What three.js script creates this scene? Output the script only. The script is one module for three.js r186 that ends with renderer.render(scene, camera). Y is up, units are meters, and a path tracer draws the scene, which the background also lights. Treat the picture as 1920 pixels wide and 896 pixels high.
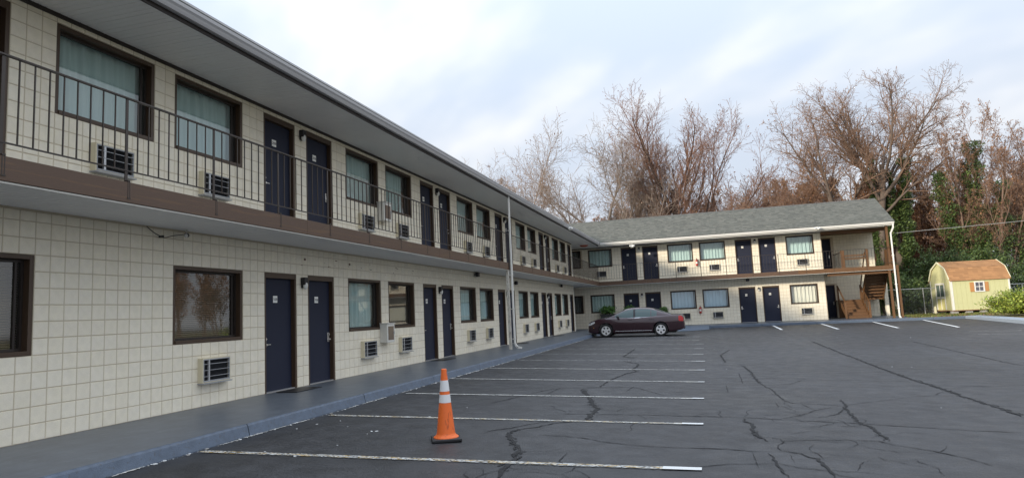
import * as THREE from 'three';
import { mergeGeometries, toCreasedNormals } from 'three/addons/utils/BufferGeometryUtils.js';
import { RoundedBoxGeometry } from 'three/addons/geometries/RoundedBoxGeometry.js';
import { createNoise2D, createNoise3D } from 'simplex-noise';
import { Brush, Evaluator, SUBTRACTION } from 'three-bvh-csg';

// ---------------------------------------------------------------- camera, sky, sun, exposure
const scene = new THREE.Scene();
const camera = new THREE.PerspectiveCamera(39.15, 1024 / 477, 0.1, 1500);
camera.position.set(7.862, 1.249, 6.069);
camera.rotation.set(0.11065, 0.27583, -0.04666, 'YXZ');
camera.updateMatrixWorld(true); camera.updateProjectionMatrix();

const renderer = new THREE.WebGLRenderer({ antialias: true });
renderer.setSize(1024, 477);
renderer.toneMapping = THREE.LinearToneMapping;
renderer.toneMappingExposure = 2.25;
renderer.shadowMap.enabled = true;

function rng(seed) { let a = seed >>> 0; return () => { a = (a + 0x6D2B79F5) | 0; let t = Math.imul(a ^ (a >>> 15), 1 | a); t = (t + Math.imul(t ^ (t >>> 7), 61 | t)) ^ t; return ((t ^ (t >>> 14)) >>> 0) / 4294967296; }; }
const n2 = createNoise2D(rng(11)), n3 = createNoise3D(rng(12));
const fbm2 = (x, y, o = 4) => { let s = 0, a = 0.5, f = 1; for (let i = 0; i < o; i++) { s += a * n2(x * f, y * f); a *= 0.5; f *= 2.03; } return s; };
const fbm3 = (x, y, z, o = 5) => { let s = 0, a = 0.5, f = 1; for (let i = 0; i < o; i++) { s += a * n3(x * f, y * f, z * f); a *= 0.52; f *= 2.07; } return s; };
const clamp = (v, a, b) => Math.min(b, Math.max(a, v)), lerp = (a, b, t) => a + (b - a) * t;
const smooth = (a, b, x) => { const t = clamp((x - a) / (b - a), 0, 1); return t * t * (3 - 2 * t); };

{ // thin high cloud over pale blue, one cloud pattern all round, extra brightness added overhead
  const W = 1024, H = 512, d = new Float32Array(W * H * 4);
  for (let j = 0; j < H; j++) for (let i = 0; i < W; i++) {
    const el = ((j + 0.5) / H - 0.5) * Math.PI, az = ((i + 0.5) / W - 0.5) * 2 * Math.PI;
    const y = Math.sin(el), x = Math.cos(el) * Math.cos(az), z = Math.cos(el) * Math.sin(az);
    const up = Math.max(y, 0) + 0.28, px = x / up, pz = z / up;
    // streaks drawn out along one wind direction
    const a = px * 0.80 + pz * 0.60, b = -px * 0.60 + pz * 0.80;
    let c = fbm3(a * 0.55 + 4.1, b * 1.25 + 1.7, 0.4, 6) * 0.95 + 0.35 * fbm3(a * 2.2, b * 4.2, 3.3, 4);
    c = smooth(-0.48, 0.62, c);
    const hz = Math.exp(-Math.max(y, 0) * 5.5), k = (j * W + i) * 4;
    const blue = [lerp(0.310, 0.415, hz), lerp(0.362, 0.437, hz), lerp(0.440, 0.475, hz)], cl = [0.505, 0.508, 0.515];
    const grade = (0.82 + 0.10 * Math.max(y, 0) + 1.35 * Math.max(y, 0) ** 2) * (y < 0 ? lerp(1, 0.35, smooth(0, 0.12, -y)) : 1); // overcast-like rise, added in the unseen overhead sky to light the shaded walls
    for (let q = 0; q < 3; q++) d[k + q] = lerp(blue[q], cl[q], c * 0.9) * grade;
    d[k + 3] = 1;
  }
  const t = new THREE.DataTexture(d, W, H, THREE.RGBAFormat, THREE.FloatType);
  t.mapping = THREE.EquirectangularReflectionMapping; t.magFilter = t.minFilter = THREE.LinearFilter; t.wrapS = THREE.RepeatWrapping; t.needsUpdate = true;
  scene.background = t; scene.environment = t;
}
const sun = new THREE.DirectionalLight(new THREE.Color().setRGB(1, 0.89, 0.73), 2.05);
sun.position.set(-2.33 * 30, 30, 2.63 * 30 - 20); sun.target.position.set(0, 0, -20);
sun.castShadow = true; sun.shadow.radius = 8;
Object.assign(sun.shadow.camera, { left: -70, right: 70, top: 60, bottom: -60, near: 1, far: 300 });
sun.shadow.mapSize.set(4096, 4096);
scene.add(sun, sun.target);

// ---------------------------------------------------------------- helpers
const M = 0.2032;                       // block module
const taken = {};
const numbered = (n) => { taken[n] = (taken[n] ?? -1) + 1; return taken[n] ? n + '_' + String(taken[n]).padStart(3, '0') : n; };
function mesh(name, geo, mat, parent) {
  const m = new THREE.Mesh(geo, mat); m.castShadow = m.receiveShadow = true;
  m.name = parent ? name : numbered(name); (parent || scene).add(m); return m;
}
function tag(o, label, category, group, kind) { if (label) o.userData.label = label; if (category) o.userData.category = category; if (group) o.userData.group = group; if (kind) o.userData.kind = kind; return o; }
function thing(name, label, category, pos = [0, 0, 0], turn = 0, group) {
  const g = new THREE.Group(); g.name = numbered(name); g.position.set(...pos); g.rotation.y = turn; scene.add(g);
  return tag(g, label, category, group);
}
function copy(src, label, pos, turn) {
  const c = src.clone(); c.name = numbered(src.name.replace(/_\d{3}$/, '')); c.userData = { ...src.userData, label }; scene.add(c);
  if (pos) c.position.set(...pos); if (turn !== undefined) c.rotation.y = turn; return c;
}
const clean = (g) => { g = g.index ? g.toNonIndexed() : g.clone(); for (const k of Object.keys(g.attributes)) if (!['position', 'normal', 'uv'].includes(k)) g.deleteAttribute(k); if (!g.attributes.uv) g.setAttribute('uv', new THREE.BufferAttribute(new Float32Array(g.attributes.position.count * 2), 2)); return g; };
const merge = (l) => mergeGeometries(l.map(clean));
const box = (x0, x1, y0, y1, z0, z1) => new THREE.BoxGeometry(x1 - x0, y1 - y0, z1 - z0).translate((x0 + x1) / 2, (y0 + y1) / 2, (z0 + z1) / 2);
const rbox = (x0, x1, y0, y1, z0, z1, r = 0.006) => new RoundedBoxGeometry(x1 - x0, y1 - y0, z1 - z0, 1, r).translate((x0 + x1) / 2, (y0 + y1) / 2, (z0 + z1) / 2);
const cyl = (r0, r1, h, n, x, y, z) => new THREE.CylinderGeometry(r1, r0, h, n).translate(x, y + h / 2, z);
function bar(a, b, w, d = w) { // square bar from a to b
  const A = new THREE.Vector3(...a), B = new THREE.Vector3(...b), v = B.clone().sub(A), g = new THREE.BoxGeometry(w, v.length(), d);
  g.applyQuaternion(new THREE.Quaternion().setFromUnitVectors(new THREE.Vector3(0, 1, 0), v.clone().normalize()));
  return g.translate((A.x + B.x) / 2, (A.y + B.y) / 2, (A.z + B.z) / 2);
}
function tube(pts, r, n = 6, seg) { const c = new THREE.CatmullRomCurve3(pts.map((p) => new THREE.Vector3(...p))); return new THREE.TubeGeometry(c, seg || pts.length * 4, r, n); }
class Soup { // raw triangle collector with colours
  constructor() { this.p = []; this.n = []; this.u = []; this.c = []; }
  quad(a, b, c, d, col, uv) {
    const ux = b[0] - a[0], uy = b[1] - a[1], uz = b[2] - a[2], vx = d[0] - a[0], vy = d[1] - a[1], vz = d[2] - a[2];
    let nx = uy * vz - uz * vy, ny = uz * vx - ux * vz, nz = ux * vy - uy * vx; const l = Math.hypot(nx, ny, nz) || 1; nx /= l; ny /= l; nz /= l;
    const t = uv || [[0, 0], [1, 0], [1, 1], [0, 1]];
    for (const [v, q] of [[a, 0], [b, 1], [c, 2], [a, 0], [c, 2], [d, 3]]) { this.p.push(...v); this.n.push(nx, ny, nz); this.u.push(...t[q]); if (col) this.c.push(...col); }
  }
  prism(a, b, r0, r1, n, col) { // tapered tube
    const d = [b[0] - a[0], b[1] - a[1], b[2] - a[2]], l = Math.hypot(...d) || 1; d[0] /= l; d[1] /= l; d[2] /= l;
    const h = Math.abs(d[1]) < 0.9 ? [0, 1, 0] : [1, 0, 0];
    let ux = d[1] * h[2] - d[2] * h[1], uy = d[2] * h[0] - d[0] * h[2], uz = d[0] * h[1] - d[1] * h[0]; const ul = Math.hypot(ux, uy, uz); ux /= ul; uy /= ul; uz /= ul;
    const wx = d[1] * uz - d[2] * uy, wy = d[2] * ux - d[0] * uz, wz = d[0] * uy - d[1] * ux;
    for (let i = 0; i < n; i++) {
      const t0 = i / n * 6.28319, t1 = (i + 1) / n * 6.28319, c0 = Math.cos(t0), s0 = Math.sin(t0), c1 = Math.cos(t1), s1 = Math.sin(t1);
      const N0 = [ux * c0 + wx * s0, uy * c0 + wy * s0, uz * c0 + wz * s0], N1 = [ux * c1 + wx * s1, uy * c1 + wy * s1, uz * c1 + wz * s1];
      const P = (o, N, r) => [o[0] + N[0] * r, o[1] + N[1] * r, o[2] + N[2] * r];
      const A = P(a, N0, r0), B = P(a, N1, r0), C = P(b, N1, r1), D = P(b, N0, r1);
      for (const [v, N, q] of [[A, N0, 0], [B, N1, 1], [C, N1, 2], [A, N0, 0], [C, N1, 2], [D, N0, 3]]) { this.p.push(...v); this.n.push(...N); this.u.push(q === 1 || q === 2 ? (i + 1) / n : i / n, q > 1 ? l : 0); if (col) this.c.push(...col); }
    }
  }
  geo() {
    const g = new THREE.BufferGeometry();
    g.setAttribute('position', new THREE.Float32BufferAttribute(this.p, 3)); g.setAttribute('normal', new THREE.Float32BufferAttribute(this.n, 3)); g.setAttribute('uv', new THREE.Float32BufferAttribute(this.u, 2));
    if (this.c.length) g.setAttribute('color', new THREE.Float32BufferAttribute(this.c, 3));
    return g;
  }
}
const lin = (r, g, b) => new THREE.Color().setRGB(r, g, b);
function mat(r, g, b, rough = 0.8, o = {}) { return new THREE.MeshStandardMaterial({ color: lin(r, g, b), roughness: rough, metalness: 0, ...o }); }
function tex(w, h, fn, srgb = true, rep = true) { // fn(u,v) -> [r,g,b] or [r,g,b,a], values 0..1
  const d = new Uint8Array(w * h * 4);
  for (let j = 0; j < h; j++) for (let i = 0; i < w; i++) { const c = fn((i + 0.5) / w, (j + 0.5) / h), k = (j * w + i) * 4; for (let q = 0; q < 3; q++) d[k + q] = clamp(c[q], 0, 1) * 255; d[k + 3] = c[3] === undefined ? 255 : clamp(c[3], 0, 1) * 255; }
  const t = new THREE.DataTexture(d, w, h); t.magFilter = THREE.LinearFilter; t.minFilter = THREE.LinearMipmapLinearFilter; t.generateMipmaps = true;
  if (rep) t.wrapS = t.wrapT = THREE.RepeatWrapping; if (srgb) t.colorSpace = THREE.SRGBColorSpace; t.needsUpdate = true; return t;
}
// noise that tiles over the unit square (torus in 3-D would need 4-D; blend the edges instead)
const tile = (f) => (u, v) => { const a = f(u, v), b = f(u - 1, v), c = f(u, v - 1), d = f(u - 1, v - 1); const s = smooth(0.8, 1, u), t = smooth(0.8, 1, v); return lerp(lerp(a, b, s), lerp(c, d, s), t); };
const R = rng(77);
// ---------------------------------------------------------------- materials
const grainF = tile((u, v) => fbm2(u * 40, v * 40, 4)), broadF = tile((u, v) => fbm2(u * 5 + 9, v * 5 + 3, 5));
const streakF = tile((u, v) => fbm2(u * 6 + 50, v * 44, 4));
const speckF = tile((u, v) => fbm2(u * 110, v * 110, 2));
const plasterBump = tex(512, 512, (u, v) => { const g = 0.5 + 0.35 * grainF(u, v) + 0.25 * speckF(u, v); return [g, g, g]; }, false);
const paintMap = tex(512, 512, (u, v) => { const g = 0.955 + 0.035 * broadF(u, v) + 0.02 * grainF(u, v); return [g, g * 0.995, g * (0.985 + 0.012 * broadF(v, u))]; });
const withRep = (t, s) => { const c = t.clone(); c.repeat.set(s, s); c.needsUpdate = true; return c; };
const blockMats = [[0.90, 0.845, 0.71], [0.89, 0.835, 0.695], [0.905, 0.855, 0.725]].map((c) => mat(...c, 0.62, { map: paintMap, bumpMap: plasterBump, bumpScale: 0.0016 }));
const blockVC = mat(1, 1, 1, 0.62, { vertexColors: true, map: paintMap, bumpMap: plasterBump, bumpScale: 0.0016 });
const mortar = mat(0.52, 0.45, 0.34, 0.9, { bumpMap: plasterBump, bumpScale: 0.002 });
const wallPlain = mat(0.86, 0.80, 0.66, 0.7, { map: paintMap });
const whiteTrim = mat(0.72, 0.71, 0.67, 0.5, { map: paintMap });
const rustTex = (base, spots, th, sc, seed) => tex(512, 512, (u, v) => { const f = tile((a, b) => fbm2(a * sc + seed, b * sc + seed * 1.7, 5))(u, v), k = smooth(th, th + 0.16, f), g = 1 + 0.10 * grainF(u, v); return [0, 1, 2].map((q) => lerp(base[q], spots[q], k) * g); });
const fasciaBrown = mat(1, 1, 1, 0.5, { map: rustTex([0.340, 0.258, 0.200], [0.38, 0.285, 0.205], 0.24, 3, 2.2), bumpMap: plasterBump, bumpScale: 0.0012 });
const trimBrown = mat(0.062, 0.036, 0.020, 0.45, { bumpMap: plasterBump, bumpScale: 0.0008 });
const trimDark = mat(0.022, 0.015, 0.012, 0.5);
const railBrown = mat(0.034, 0.024, 0.018, 0.45);
const doorBlue = mat(0.0052, 0.0092, 0.029, 0.7, { bumpMap: plasterBump, bumpScale: 0.0004 });
const alu = mat(0.52, 0.53, 0.54, 0.38, { metalness: 0.6 });
const greyPaint = mat(0.33, 0.34, 0.355, 0.5);
const steel = mat(0.62, 0.60, 0.57, 0.3, { metalness: 0.85 });
const black = mat(0.012, 0.012, 0.014, 0.5);
const darkFin = mat(0.035, 0.037, 0.042, 0.5);
const glass = new THREE.MeshPhysicalMaterial({ color: lin(0.93, 0.97, 0.97), roughness: 0.02, transmission: 1, thickness: 0, ior: 1.85, specularIntensity: 1 });
const soffitVinyl = mat(0.80, 0.80, 0.79, 0.45);
const gutterGrey = mat(0.46, 0.46, 0.47, 0.35);
const gutterWhite = mat(0.76, 0.75, 0.71, 0.4);
const sleeveCream = mat(0.66, 0.60, 0.44, 0.5);
const curtainPale = mat(0.47, 0.60, 0.58, 0.95, { side: THREE.DoubleSide });
const curtainBlue = mat(0.45, 0.62, 0.74, 0.95, { side: THREE.DoubleSide });
const curtainCream = mat(0.74, 0.70, 0.60, 0.95, { side: THREE.DoubleSide });
const curtainDark = mat(0.13, 0.14, 0.14, 0.95, { side: THREE.DoubleSide });
const roomDark = mat(0.42, 0.39, 0.34, 0.9);
const blindTan = mat(0.16, 0.125, 0.085, 0.6);
const concrete = mat(0.36, 0.35, 0.33, 0.85, { bumpMap: plasterBump, bumpScale: 0.002 });
const walkMap = tex(1024, 1024, (u, v) => {
  const b = broadF(u, v), g = grainF(u, v), s = tile((a, c) => fbm2(a * 14 + 20, c * 3.5, 5))(u, v), k = 1 + 0.10 * b + 0.05 * g + 0.07 * s, w = smooth(0.30, 0.46, tile((a, c) => fbm2(a * 9 + 3, c * 9 + 8, 4))(u, v)) * 0.22;
  return [lerp(0.340 * k, 0.47, w), lerp(0.365 * k, 0.50, w), lerp(0.398 * k, 0.52, w)];
});
const walkPaint = mat(1, 1, 1, 0.42, { map: walkMap, bumpMap: plasterBump, bumpScale: 0.0015 });
const kerbMap = tex(512, 512, (u, v) => {
  const b = broadF(u, v), g = grainF(u, v), chip = smooth(0.40, 0.48, tile((a, c) => fbm2(a * 12 + 31, c * 12 + 7, 5))(u, v)), k = 1 + 0.12 * b + 0.07 * g;
  return [lerp(0.345 * k, 0.33, chip), lerp(0.392 * k, 0.355, chip), lerp(0.455 * k, 0.39, chip)];
});
const kerbPaint = mat(1, 1, 1, 0.5, { map: kerbMap, bumpMap: plasterBump, bumpScale: 0.003 });
const asphaltMap = tex(1024, 1024, (u, v) => {
  const b = broadF(u, v), g = grainF(u, v), s = speckF(u, v), st = smooth(0.44, 0.72, s + 0.25 * g);
  const sk = streakF(u, v), k = 0.19 * (1 + 0.26 * b + 0.26 * g + 0.24 * s + 0.16 * sk) + 0.12 * st; return [k * 0.985, k, k * 1.045];
});
const asphaltRough = tex(512, 512, (u, v) => { const r = 0.55 + 0.14 * broadF(v, u) + 0.12 * grainF(u, v); return [r, r, r]; }, false);
const asphaltBump = tex(1024, 1024, (u, v) => { const g = 0.5 + 0.30 * speckF(u, v) + 0.22 * grainF(u, v); return [g, g, g]; }, false);
const asphalt = mat(1, 1, 1, 1, { map: asphaltMap, roughnessMap: asphaltRough, bumpMap: asphaltBump, bumpScale: 0.006, vertexColors: true });
const tar = mat(0.009, 0.009, 0.010, 0.8, { bumpMap: asphaltBump, bumpScale: 0.006 });
const lineTex = (seed, wear, ochre) => {
  const col = tex(1024, 64, (u, v) => { const g = fbm2(u * 60 + seed, v * 4, 4), o = smooth(0.10, 0.26, fbm2(u * 26 + seed * 3, v * 2.5 + 4, 3)) * ochre, d = 0.76 + 0.12 * g; return [lerp(d, 0.72, o), lerp(d, 0.58, o), lerp(d * 0.98, 0.30, o)]; }, true, false);
  const al = tex(1024, 64, (u, v) => { const e = Math.min(v, 1 - v), f = fbm2(u * 90 + seed * 7, v * 5, 5) * 0.9 + 0.35 * fbm2(u * 14 + seed, v, 3), a = smooth(-0.02, 0.10, f + 0.30 - wear + 0.8 * Math.min(e, 0.18) + (u > 0.94 ? 0.5 : 0)); return [a, a, a]; }, false, false);
  return mat(1, 1, 1, 0.7, { map: col, alphaMap: al, transparent: true, polygonOffset: true });
};
const lineMats = [lineTex(1.3, 0.30, 0.9), lineTex(5.1, 0.33, 0.7), lineTex(9.7, 0.30, 0.15), lineTex(14.2, 0.46, 0)];
const freshLine = mat(0.70, 0.71, 0.70, 0.6);
const woodOrange = mat(1, 1, 1, 0.65, { map: tex(256, 256, (u, v) => { const g = tile((a, b) => fbm2(a * 4, b * 40, 4))(u, v); return [0.385 + 0.08 * g, 0.268 + 0.06 * g, 0.158 + 0.05 * g]; }) });
const woodDark = mat(0.055, 0.042, 0.034, 0.8);
const barkMat = mat(1, 1, 1, 0.9, { vertexColors: true });
const leafMat = new THREE.MeshPhysicalMaterial({ color: lin(1, 1, 1), vertexColors: true, roughness: 0.85, side: THREE.DoubleSide, transmission: 0.35, thickness: 0 });
const evergreenMat = mat(1, 1, 1, 0.6, { vertexColors: true, side: THREE.DoubleSide });
// ---------------------------------------------------------------- ground, lot, walkways
const CRACKS = [[0.09,5.44,-13.72,5.76,-13.03,5.98,-12.64,6.01,-12.0,5.99,-11.17,6.13,-10.53,5.95,-10.09,5.78,-8.69,5.74,-7.74,5.76,-7.25],[0.05,5.76,-7.25,5.48,-6.86,5.47,-6.64,5.65,-6.14],[0.17,5.49,-6.79,5.8,-5.67,5.94,-4.98,6.15,-4.37,6.15,-3.74,6.16,-3.24],[0.07,6.16,-3.24,5.95,-3.09,5.77,-2.94,5.65,-2.64,5.5,-2.46,5.4,-2.29],[0.15,5.5,-2.46,5.4,-2.29,5.42,-2.04,5.57,-1.61,5.73,-1.3,5.8,-1.2,5.84,-0.81,5.87,-0.64,5.86,-0.42,5.88,-0.24,5.96,0.08],[0.06,5.04,-2.04,5.15,-2.32,5.32,-2.49,5.53,-2.91,5.75,-3.12],[0.045,5.78,-2.05,6.09,-2.03,6.34,-1.95,6.6,-1.75,6.87,-1.63,7.18,-1.55,7.56,-1.52,7.96,-1.49,7.61,-1.52,7.96,-1.48,8.32,-1.35,8.49,-1.4],[0.06,5.7,-3.81,6.22,-3.79,6.53,-3.83,7.12,-3.84,7.87,-3.79,7.57,-3.83,8.14,-3.75,8.66,-3.52,9.43,-3.24,10.11,-2.92,10.56,-2.71,11.03,-2.55],[0.05,4.28,-4.7,4.46,-5.21,4.58,-5.79,4.75,-6.43,5.0,-7.03],[0.05,3.98,-6.82,4.23,-6.95,5.01,-6.96,5.79,-7.18,6.37,-7.33],[0.06,4.95,-6.04,5.0,-7.03],[0.05,6.33,-6.65,6.37,-7.33,6.49,-7.16,6.73,-6.7,7.04,-6.13],[0.03,7.67,-0.59,7.81,-0.69,7.96,-0.76,7.63,-0.58,7.94,-0.75,8.4,-0.81,8.56,-0.65,8.76,-0.57,9.07,-0.49,9.31,-0.42],[0.022,6.68,-0.55,6.55,-0.41,6.54,-0.29,6.47,-0.12,6.22,-0.18,6.04,-0.13],[0.022,6.47,-0.12,6.56,-0.02],[0.13,11.51,-21.14,11.48,-17.02,11.48,-13.68,11.45,-10.47,11.45,-8.17,11.5,-6.89,11.47,-5.64,11.49,-4.69,11.48,-3.73],[0.08,14.38,-19.51,14.29,-16.13,14.2,-13.28,14.1,-11.49,14.14,-10.6],[0.04,6.0,-12.38,6.63,-12.43,7.41,-12.37,8.18,-12.24,8.67,-11.96,9.2,-12.47,9.92,-12.36,11.24,-11.87],[0.05,11.56,-10.36,12.35,-10.13,12.97,-9.71,13.7,-9.47],[0.04,7.48,-8.57,8.0,-9.11,8.86,-9.02,9.5,-8.8,9.96,-8.43,11.39,-7.93],[0.035,7.49,-8.21,8.27,-7.91,8.75,-7.6,9.26,-7.76,9.59,-8.49],[0.05,11.85,-7.05,12.74,-6.98],[0.09,8.51,-17.93,8.17,-15.79,8.24,-13.02],[0.09,8.63,-11.97,8.73,-10.29,8.72,-8.98,8.75,-7.99],[0.06,8.75,-7.99,8.8,-7.39,8.88,-6.96,8.89,-6.21,8.92,-5.43,9.01,-5.12,9.29,-5.0,9.65,-4.79],[0.035,9.65,-4.79,10.18,-5.24,10.69,-5.65,11.13,-5.88,11.43,-6.41],[0.09,9.75,-5.47,9.66,-4.61,9.59,-3.88,9.57,-3.44,9.57,-3.17,9.63,-2.91,9.6,-2.5,9.62,-2.22,9.58,-2.02],[0.035,8.66,-3.52,8.96,-3.89,9.24,-4.37,9.46,-4.62,9.65,-4.79],[0.03,9.12,-5.01,9.23,-4.29],[0.05,9.16,-3.66,9.44,-3.96,9.66,-4.61],[0.1,8.22,-3.6,8.28,-3.24,8.29,-2.65,8.32,-2.19,8.43,-1.95],[0.04,8.49,-1.4,8.46,-1.58,8.49,-1.73,8.57,-1.98,8.87,-2.04,9.22,-2.05,9.51,-2.01,9.6,-1.82,9.87,-1.48,10.06,-1.17,10.15,-0.85],[0.02,10.25,-0.92,10.39,-0.89],[0.06,8.34,-1.3,8.38,-1.06,8.38,-0.68,8.41,-0.41,8.43,-0.27],[0.08,8.51,-1.45,8.64,-1.28,8.76,-1.04,8.79,-0.71,8.79,-0.3],[0.02,8.2,-1.34,8.21,-0.59],[0.02,8.55,-1.23,8.54,-0.83],[0.03,8.11,-7.93,8.12,-6.54],[0.04,8.45,-10.15,8.44,-8.04],[0.1,5.21,-19.27,5.27,-17.93,5.25,-15.28,5.68,-14.65],[0.05,5.68,-14.65,6.14,-14.51,6.35,-14.68,6.49,-14.38]];
const ZK = [25, 10, -0.5, -3.13, -5.76, -8.4, -11, -13.65, -16.3, -18.9, -21.5, -28.5, -37.2], YK = [-0.22, -0.23, -0.254, -0.286, -0.308, -0.322, -0.324, -0.323, -0.311, -0.298, -0.28, -0.22, -0.19];
function lotY(x, z) {
  let yr = YK[YK.length - 1]; for (let i = 0; i < ZK.length - 1; i++) if (z <= ZK[i] && z >= ZK[i + 1]) { yr = lerp(YK[i], YK[i + 1], (ZK[i] - z) / (ZK[i] - ZK[i + 1])); break; } if (z > 25) yr = YK[0];
  const yl = lerp(-0.15, -0.19, clamp((-z - 28) / 9.2, 0, 1)); return lerp(yl, yr, clamp((x - 2.1) / 5.55, 0, 1));
}
const BX = 0.36, BZ = -39.245;                       // origin of the rear wing's front wall
const kerbX = (z) => 21.7 + (z > -36 ? (-36 - z) * 0.085 : 0); // far right kerb line
{
  const g = new THREE.PlaneGeometry(900, 900, 1, 1).rotateX(-Math.PI / 2).translate(0, -0.75, -100);
  tag(mesh('ground', g, mat(0.10, 0.085, 0.05, 1)), 'broad ground under the whole site', 'ground', null, 'structure');
}
const lot = (() => {
  const xs = [], zs = []; for (let x = 1.6; x < 22.6; x += 0.3) xs.push(x); for (let z = 26; z > -37.6; z -= 0.33) zs.push(z); zs.push(-37.5);
  const p = [], u = [], c = [], idx = [];
  zs.forEach((z) => xs.forEach((x) => {
    p.push(x, lotY(x, z) + 0.004 * fbm2(x * 0.7, z * 0.7, 2), z); u.push(x / 2.6, z / 2.6);
    const a = fbm2(x * 0.16 + 3, z * 0.10, 4), b = fbm2(x * 0.55, z * 0.9 + 7, 4), oil = 1 - 0.42 * smooth(0.34, 0.52, fbm2(x * 0.8 + 40, z * 0.55 + 11, 4)), t = (1 + 0.38 * a + 0.30 * b) * oil, br = smooth(0.05, 0.5, fbm2(x * 0.12 + 8, z * 0.12 + 2, 3)) * 0.10 + 0.13 * smooth(-26, -33, z) * smooth(11, 17, x) * (0.6 + 0.8 * b);
    c.push(t * (1 + br), t * (1 + br * 0.6), t * (1 - br * 0.3));
  }));
  const nx = xs.length; for (let j = 0; j < zs.length - 1; j++) for (let i = 0; i < nx - 1; i++) { const a = j * nx + i, b = a + 1, d = a + nx, e = d + 1; idx.push(a, b, d, b, e, d); }
  const g = new THREE.BufferGeometry(); g.setAttribute('position', new THREE.Float32BufferAttribute(p, 3)); g.setAttribute('uv', new THREE.Float32BufferAttribute(u, 2)); g.setAttribute('color', new THREE.Float32BufferAttribute(c, 3)); g.setIndex(idx); g.computeVertexNormals();
  return tag(mesh('parking_lot', g, asphalt), 'dark cracked asphalt parking lot in front of the motel', 'parking lot', null, 'structure');
})();
function ribbon(pts, width, lift, name, material, o = {}) { // strip on the lot along [x,z] points
  const rr = rng(Math.floor(Math.abs(pts[0][0] * 977 + pts[0][1] * 331)) + 5), out = [];
  for (let i = 0; i < pts.length - 1; i++) { const [x0, z0] = pts[i], [x1, z1] = pts[i + 1], L = Math.hypot(x1 - x0, z1 - z0), n = Math.max(1, Math.round(L / (o.step || 0.14))); for (let k = 0; k < n; k++) out.push([lerp(x0, x1, k / n), lerp(z0, z1, k / n)]); }
  out.push(pts[pts.length - 1]);
  const S = new Soup(); let acc = 0, L = 0; for (let i = 1; i < out.length; i++) L += Math.hypot(out[i][0] - out[i - 1][0], out[i][1] - out[i - 1][1]);
  const J = o.jitter || 0, edge = out.map(([x, z], i) => {
    const a = out[Math.max(0, i - 1)], b = out[Math.min(out.length - 1, i + 1)], dx = b[0] - a[0], dz = b[1] - a[1], l = Math.hypot(dx, dz) || 1, nx = -dz / l, nz = dx / l;
    const off = J * (rr() - 0.5) * 2, w = width * 0.5 * (J ? 0.35 + rr() * 1.1 : 1) * (J ? Math.min(1, 0.25 + Math.min(i, out.length - 1 - i) * 0.3) : 1);
    const P = (s) => { const X = x + nx * (off + s * w), Z = z + nz * (off + s * w); return [X, lotY(X, Z) + lift, Z]; };
    if (i) acc += Math.hypot(x - out[i - 1][0], z - out[i - 1][1]); return [P(-1), P(1), acc];
  });
  for (let i = 0; i < edge.length - 1; i++) { const [a, b, s] = edge[i], [c, d, t] = edge[i + 1]; const q = o.uvUnit ? [[s / L, 0], [t / L, 0], [t / L, 1], [s / L, 1]] : [[s, 0], [t, 0], [t, width], [s, width]]; S.quad(b, d, c, a, null, [q[3], q[2], q[1], q[0]]); }
  const g = S.geo();
  return o.raw ? g : mesh(name, g, material, lot);
}
for (const [w, ...f] of CRACKS) { const pts = []; for (let i = 0; i < f.length; i += 2) pts.push([f[i], f[i + 1]]); ribbon(pts, w * 0.36, 0.006, 'crack', tar, { jitter: Math.min(0.022, w * 0.24), step: 0.08 }); if (w > 0.08) ribbon(pts, w * 0.16, 0.007, 'crack', tar, { jitter: w * 0.5, step: 0.07 }); }
// faint hairline crazing round the worst spots
{ const rr = rng(5), hair = []; for (const [cx, cz, n] of [[8.9, -2.6, 16], [8.3, -4.6, 14], [7.2, 0.9, 8], [9.3, -1.2, 8], [6.2, -3.9, 7], [6.0, -0.3, 9]]) for (let i = 0; i < n; i++) { let x = cx + (rr() - 0.5) * 1.3, z = cz + (rr() - 0.5) * 1.6, a = rr() * 6.28; const pts = [[x, z]]; for (let k = 0; k < 3 + rr() * 3; k++) { a += (rr() - 0.5) * 1.6; x += Math.cos(a) * 0.11; z += Math.sin(a) * 0.14; pts.push([x, z]); } hair.push(ribbon(pts, 0.008, 0.006, 'crack', tar, { jitter: 0.004, step: 0.08, raw: true })); } mesh('hairline_cracks', merge(hair), tar, lot).userData.kind = 'stuff'; }
for (let i = 0; i < 11; i++) { // parking bays along the long wing
  const z = -0.5 - 2.63 * i, m = lineMats[i < 1 ? 0 : i < 2 ? 1 : i < 5 ? 2 : 3];
  const xa = 2.2 + 0.05 * ((i * 7) % 3), xb = i > 8 ? 7.45 : 7.66; ribbon([[xa, z], [xb, z]], 0.105, 0.010, 'parking_line', m, { step: 0.5, uvUnit: true });
}
for (let i = 0; i < 6; i++) { const z = -0.5 - 2.63 * i, L = [0.30, 0.22, 0.14, 0.08, 0.12, 0.2][i]; ribbon([[7.66 - L, z], [7.66, z], [7.71, z]], 0.11, 0.013, 'parking_line', freshLine, { step: 0.2 }); }
for (const [a, b] of [[[11.62, -37.75], [11.48, -31.0]], [[14.29, -37.5], [13.85, -29.4]], [[17.06, -37.6], [16.2, -28.5]], [[19.6, -37.2], [18.25, -27.3]]]) ribbon([a, b], 0.12, 0.010, 'parking_line', freshLine, { step: 0.5 });
for (const [a, b] of [[[17.5, -23.9], [19.1, -23.5]], [[17.2, -22.2], [19.4, -20.9]], [[19.6, -25.2], [20.6, -25.4]]]) ribbon([a, b], 0.10, 0.010, 'parking_line', lineMats[3], { step: 0.3, uvUnit: true });
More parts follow.
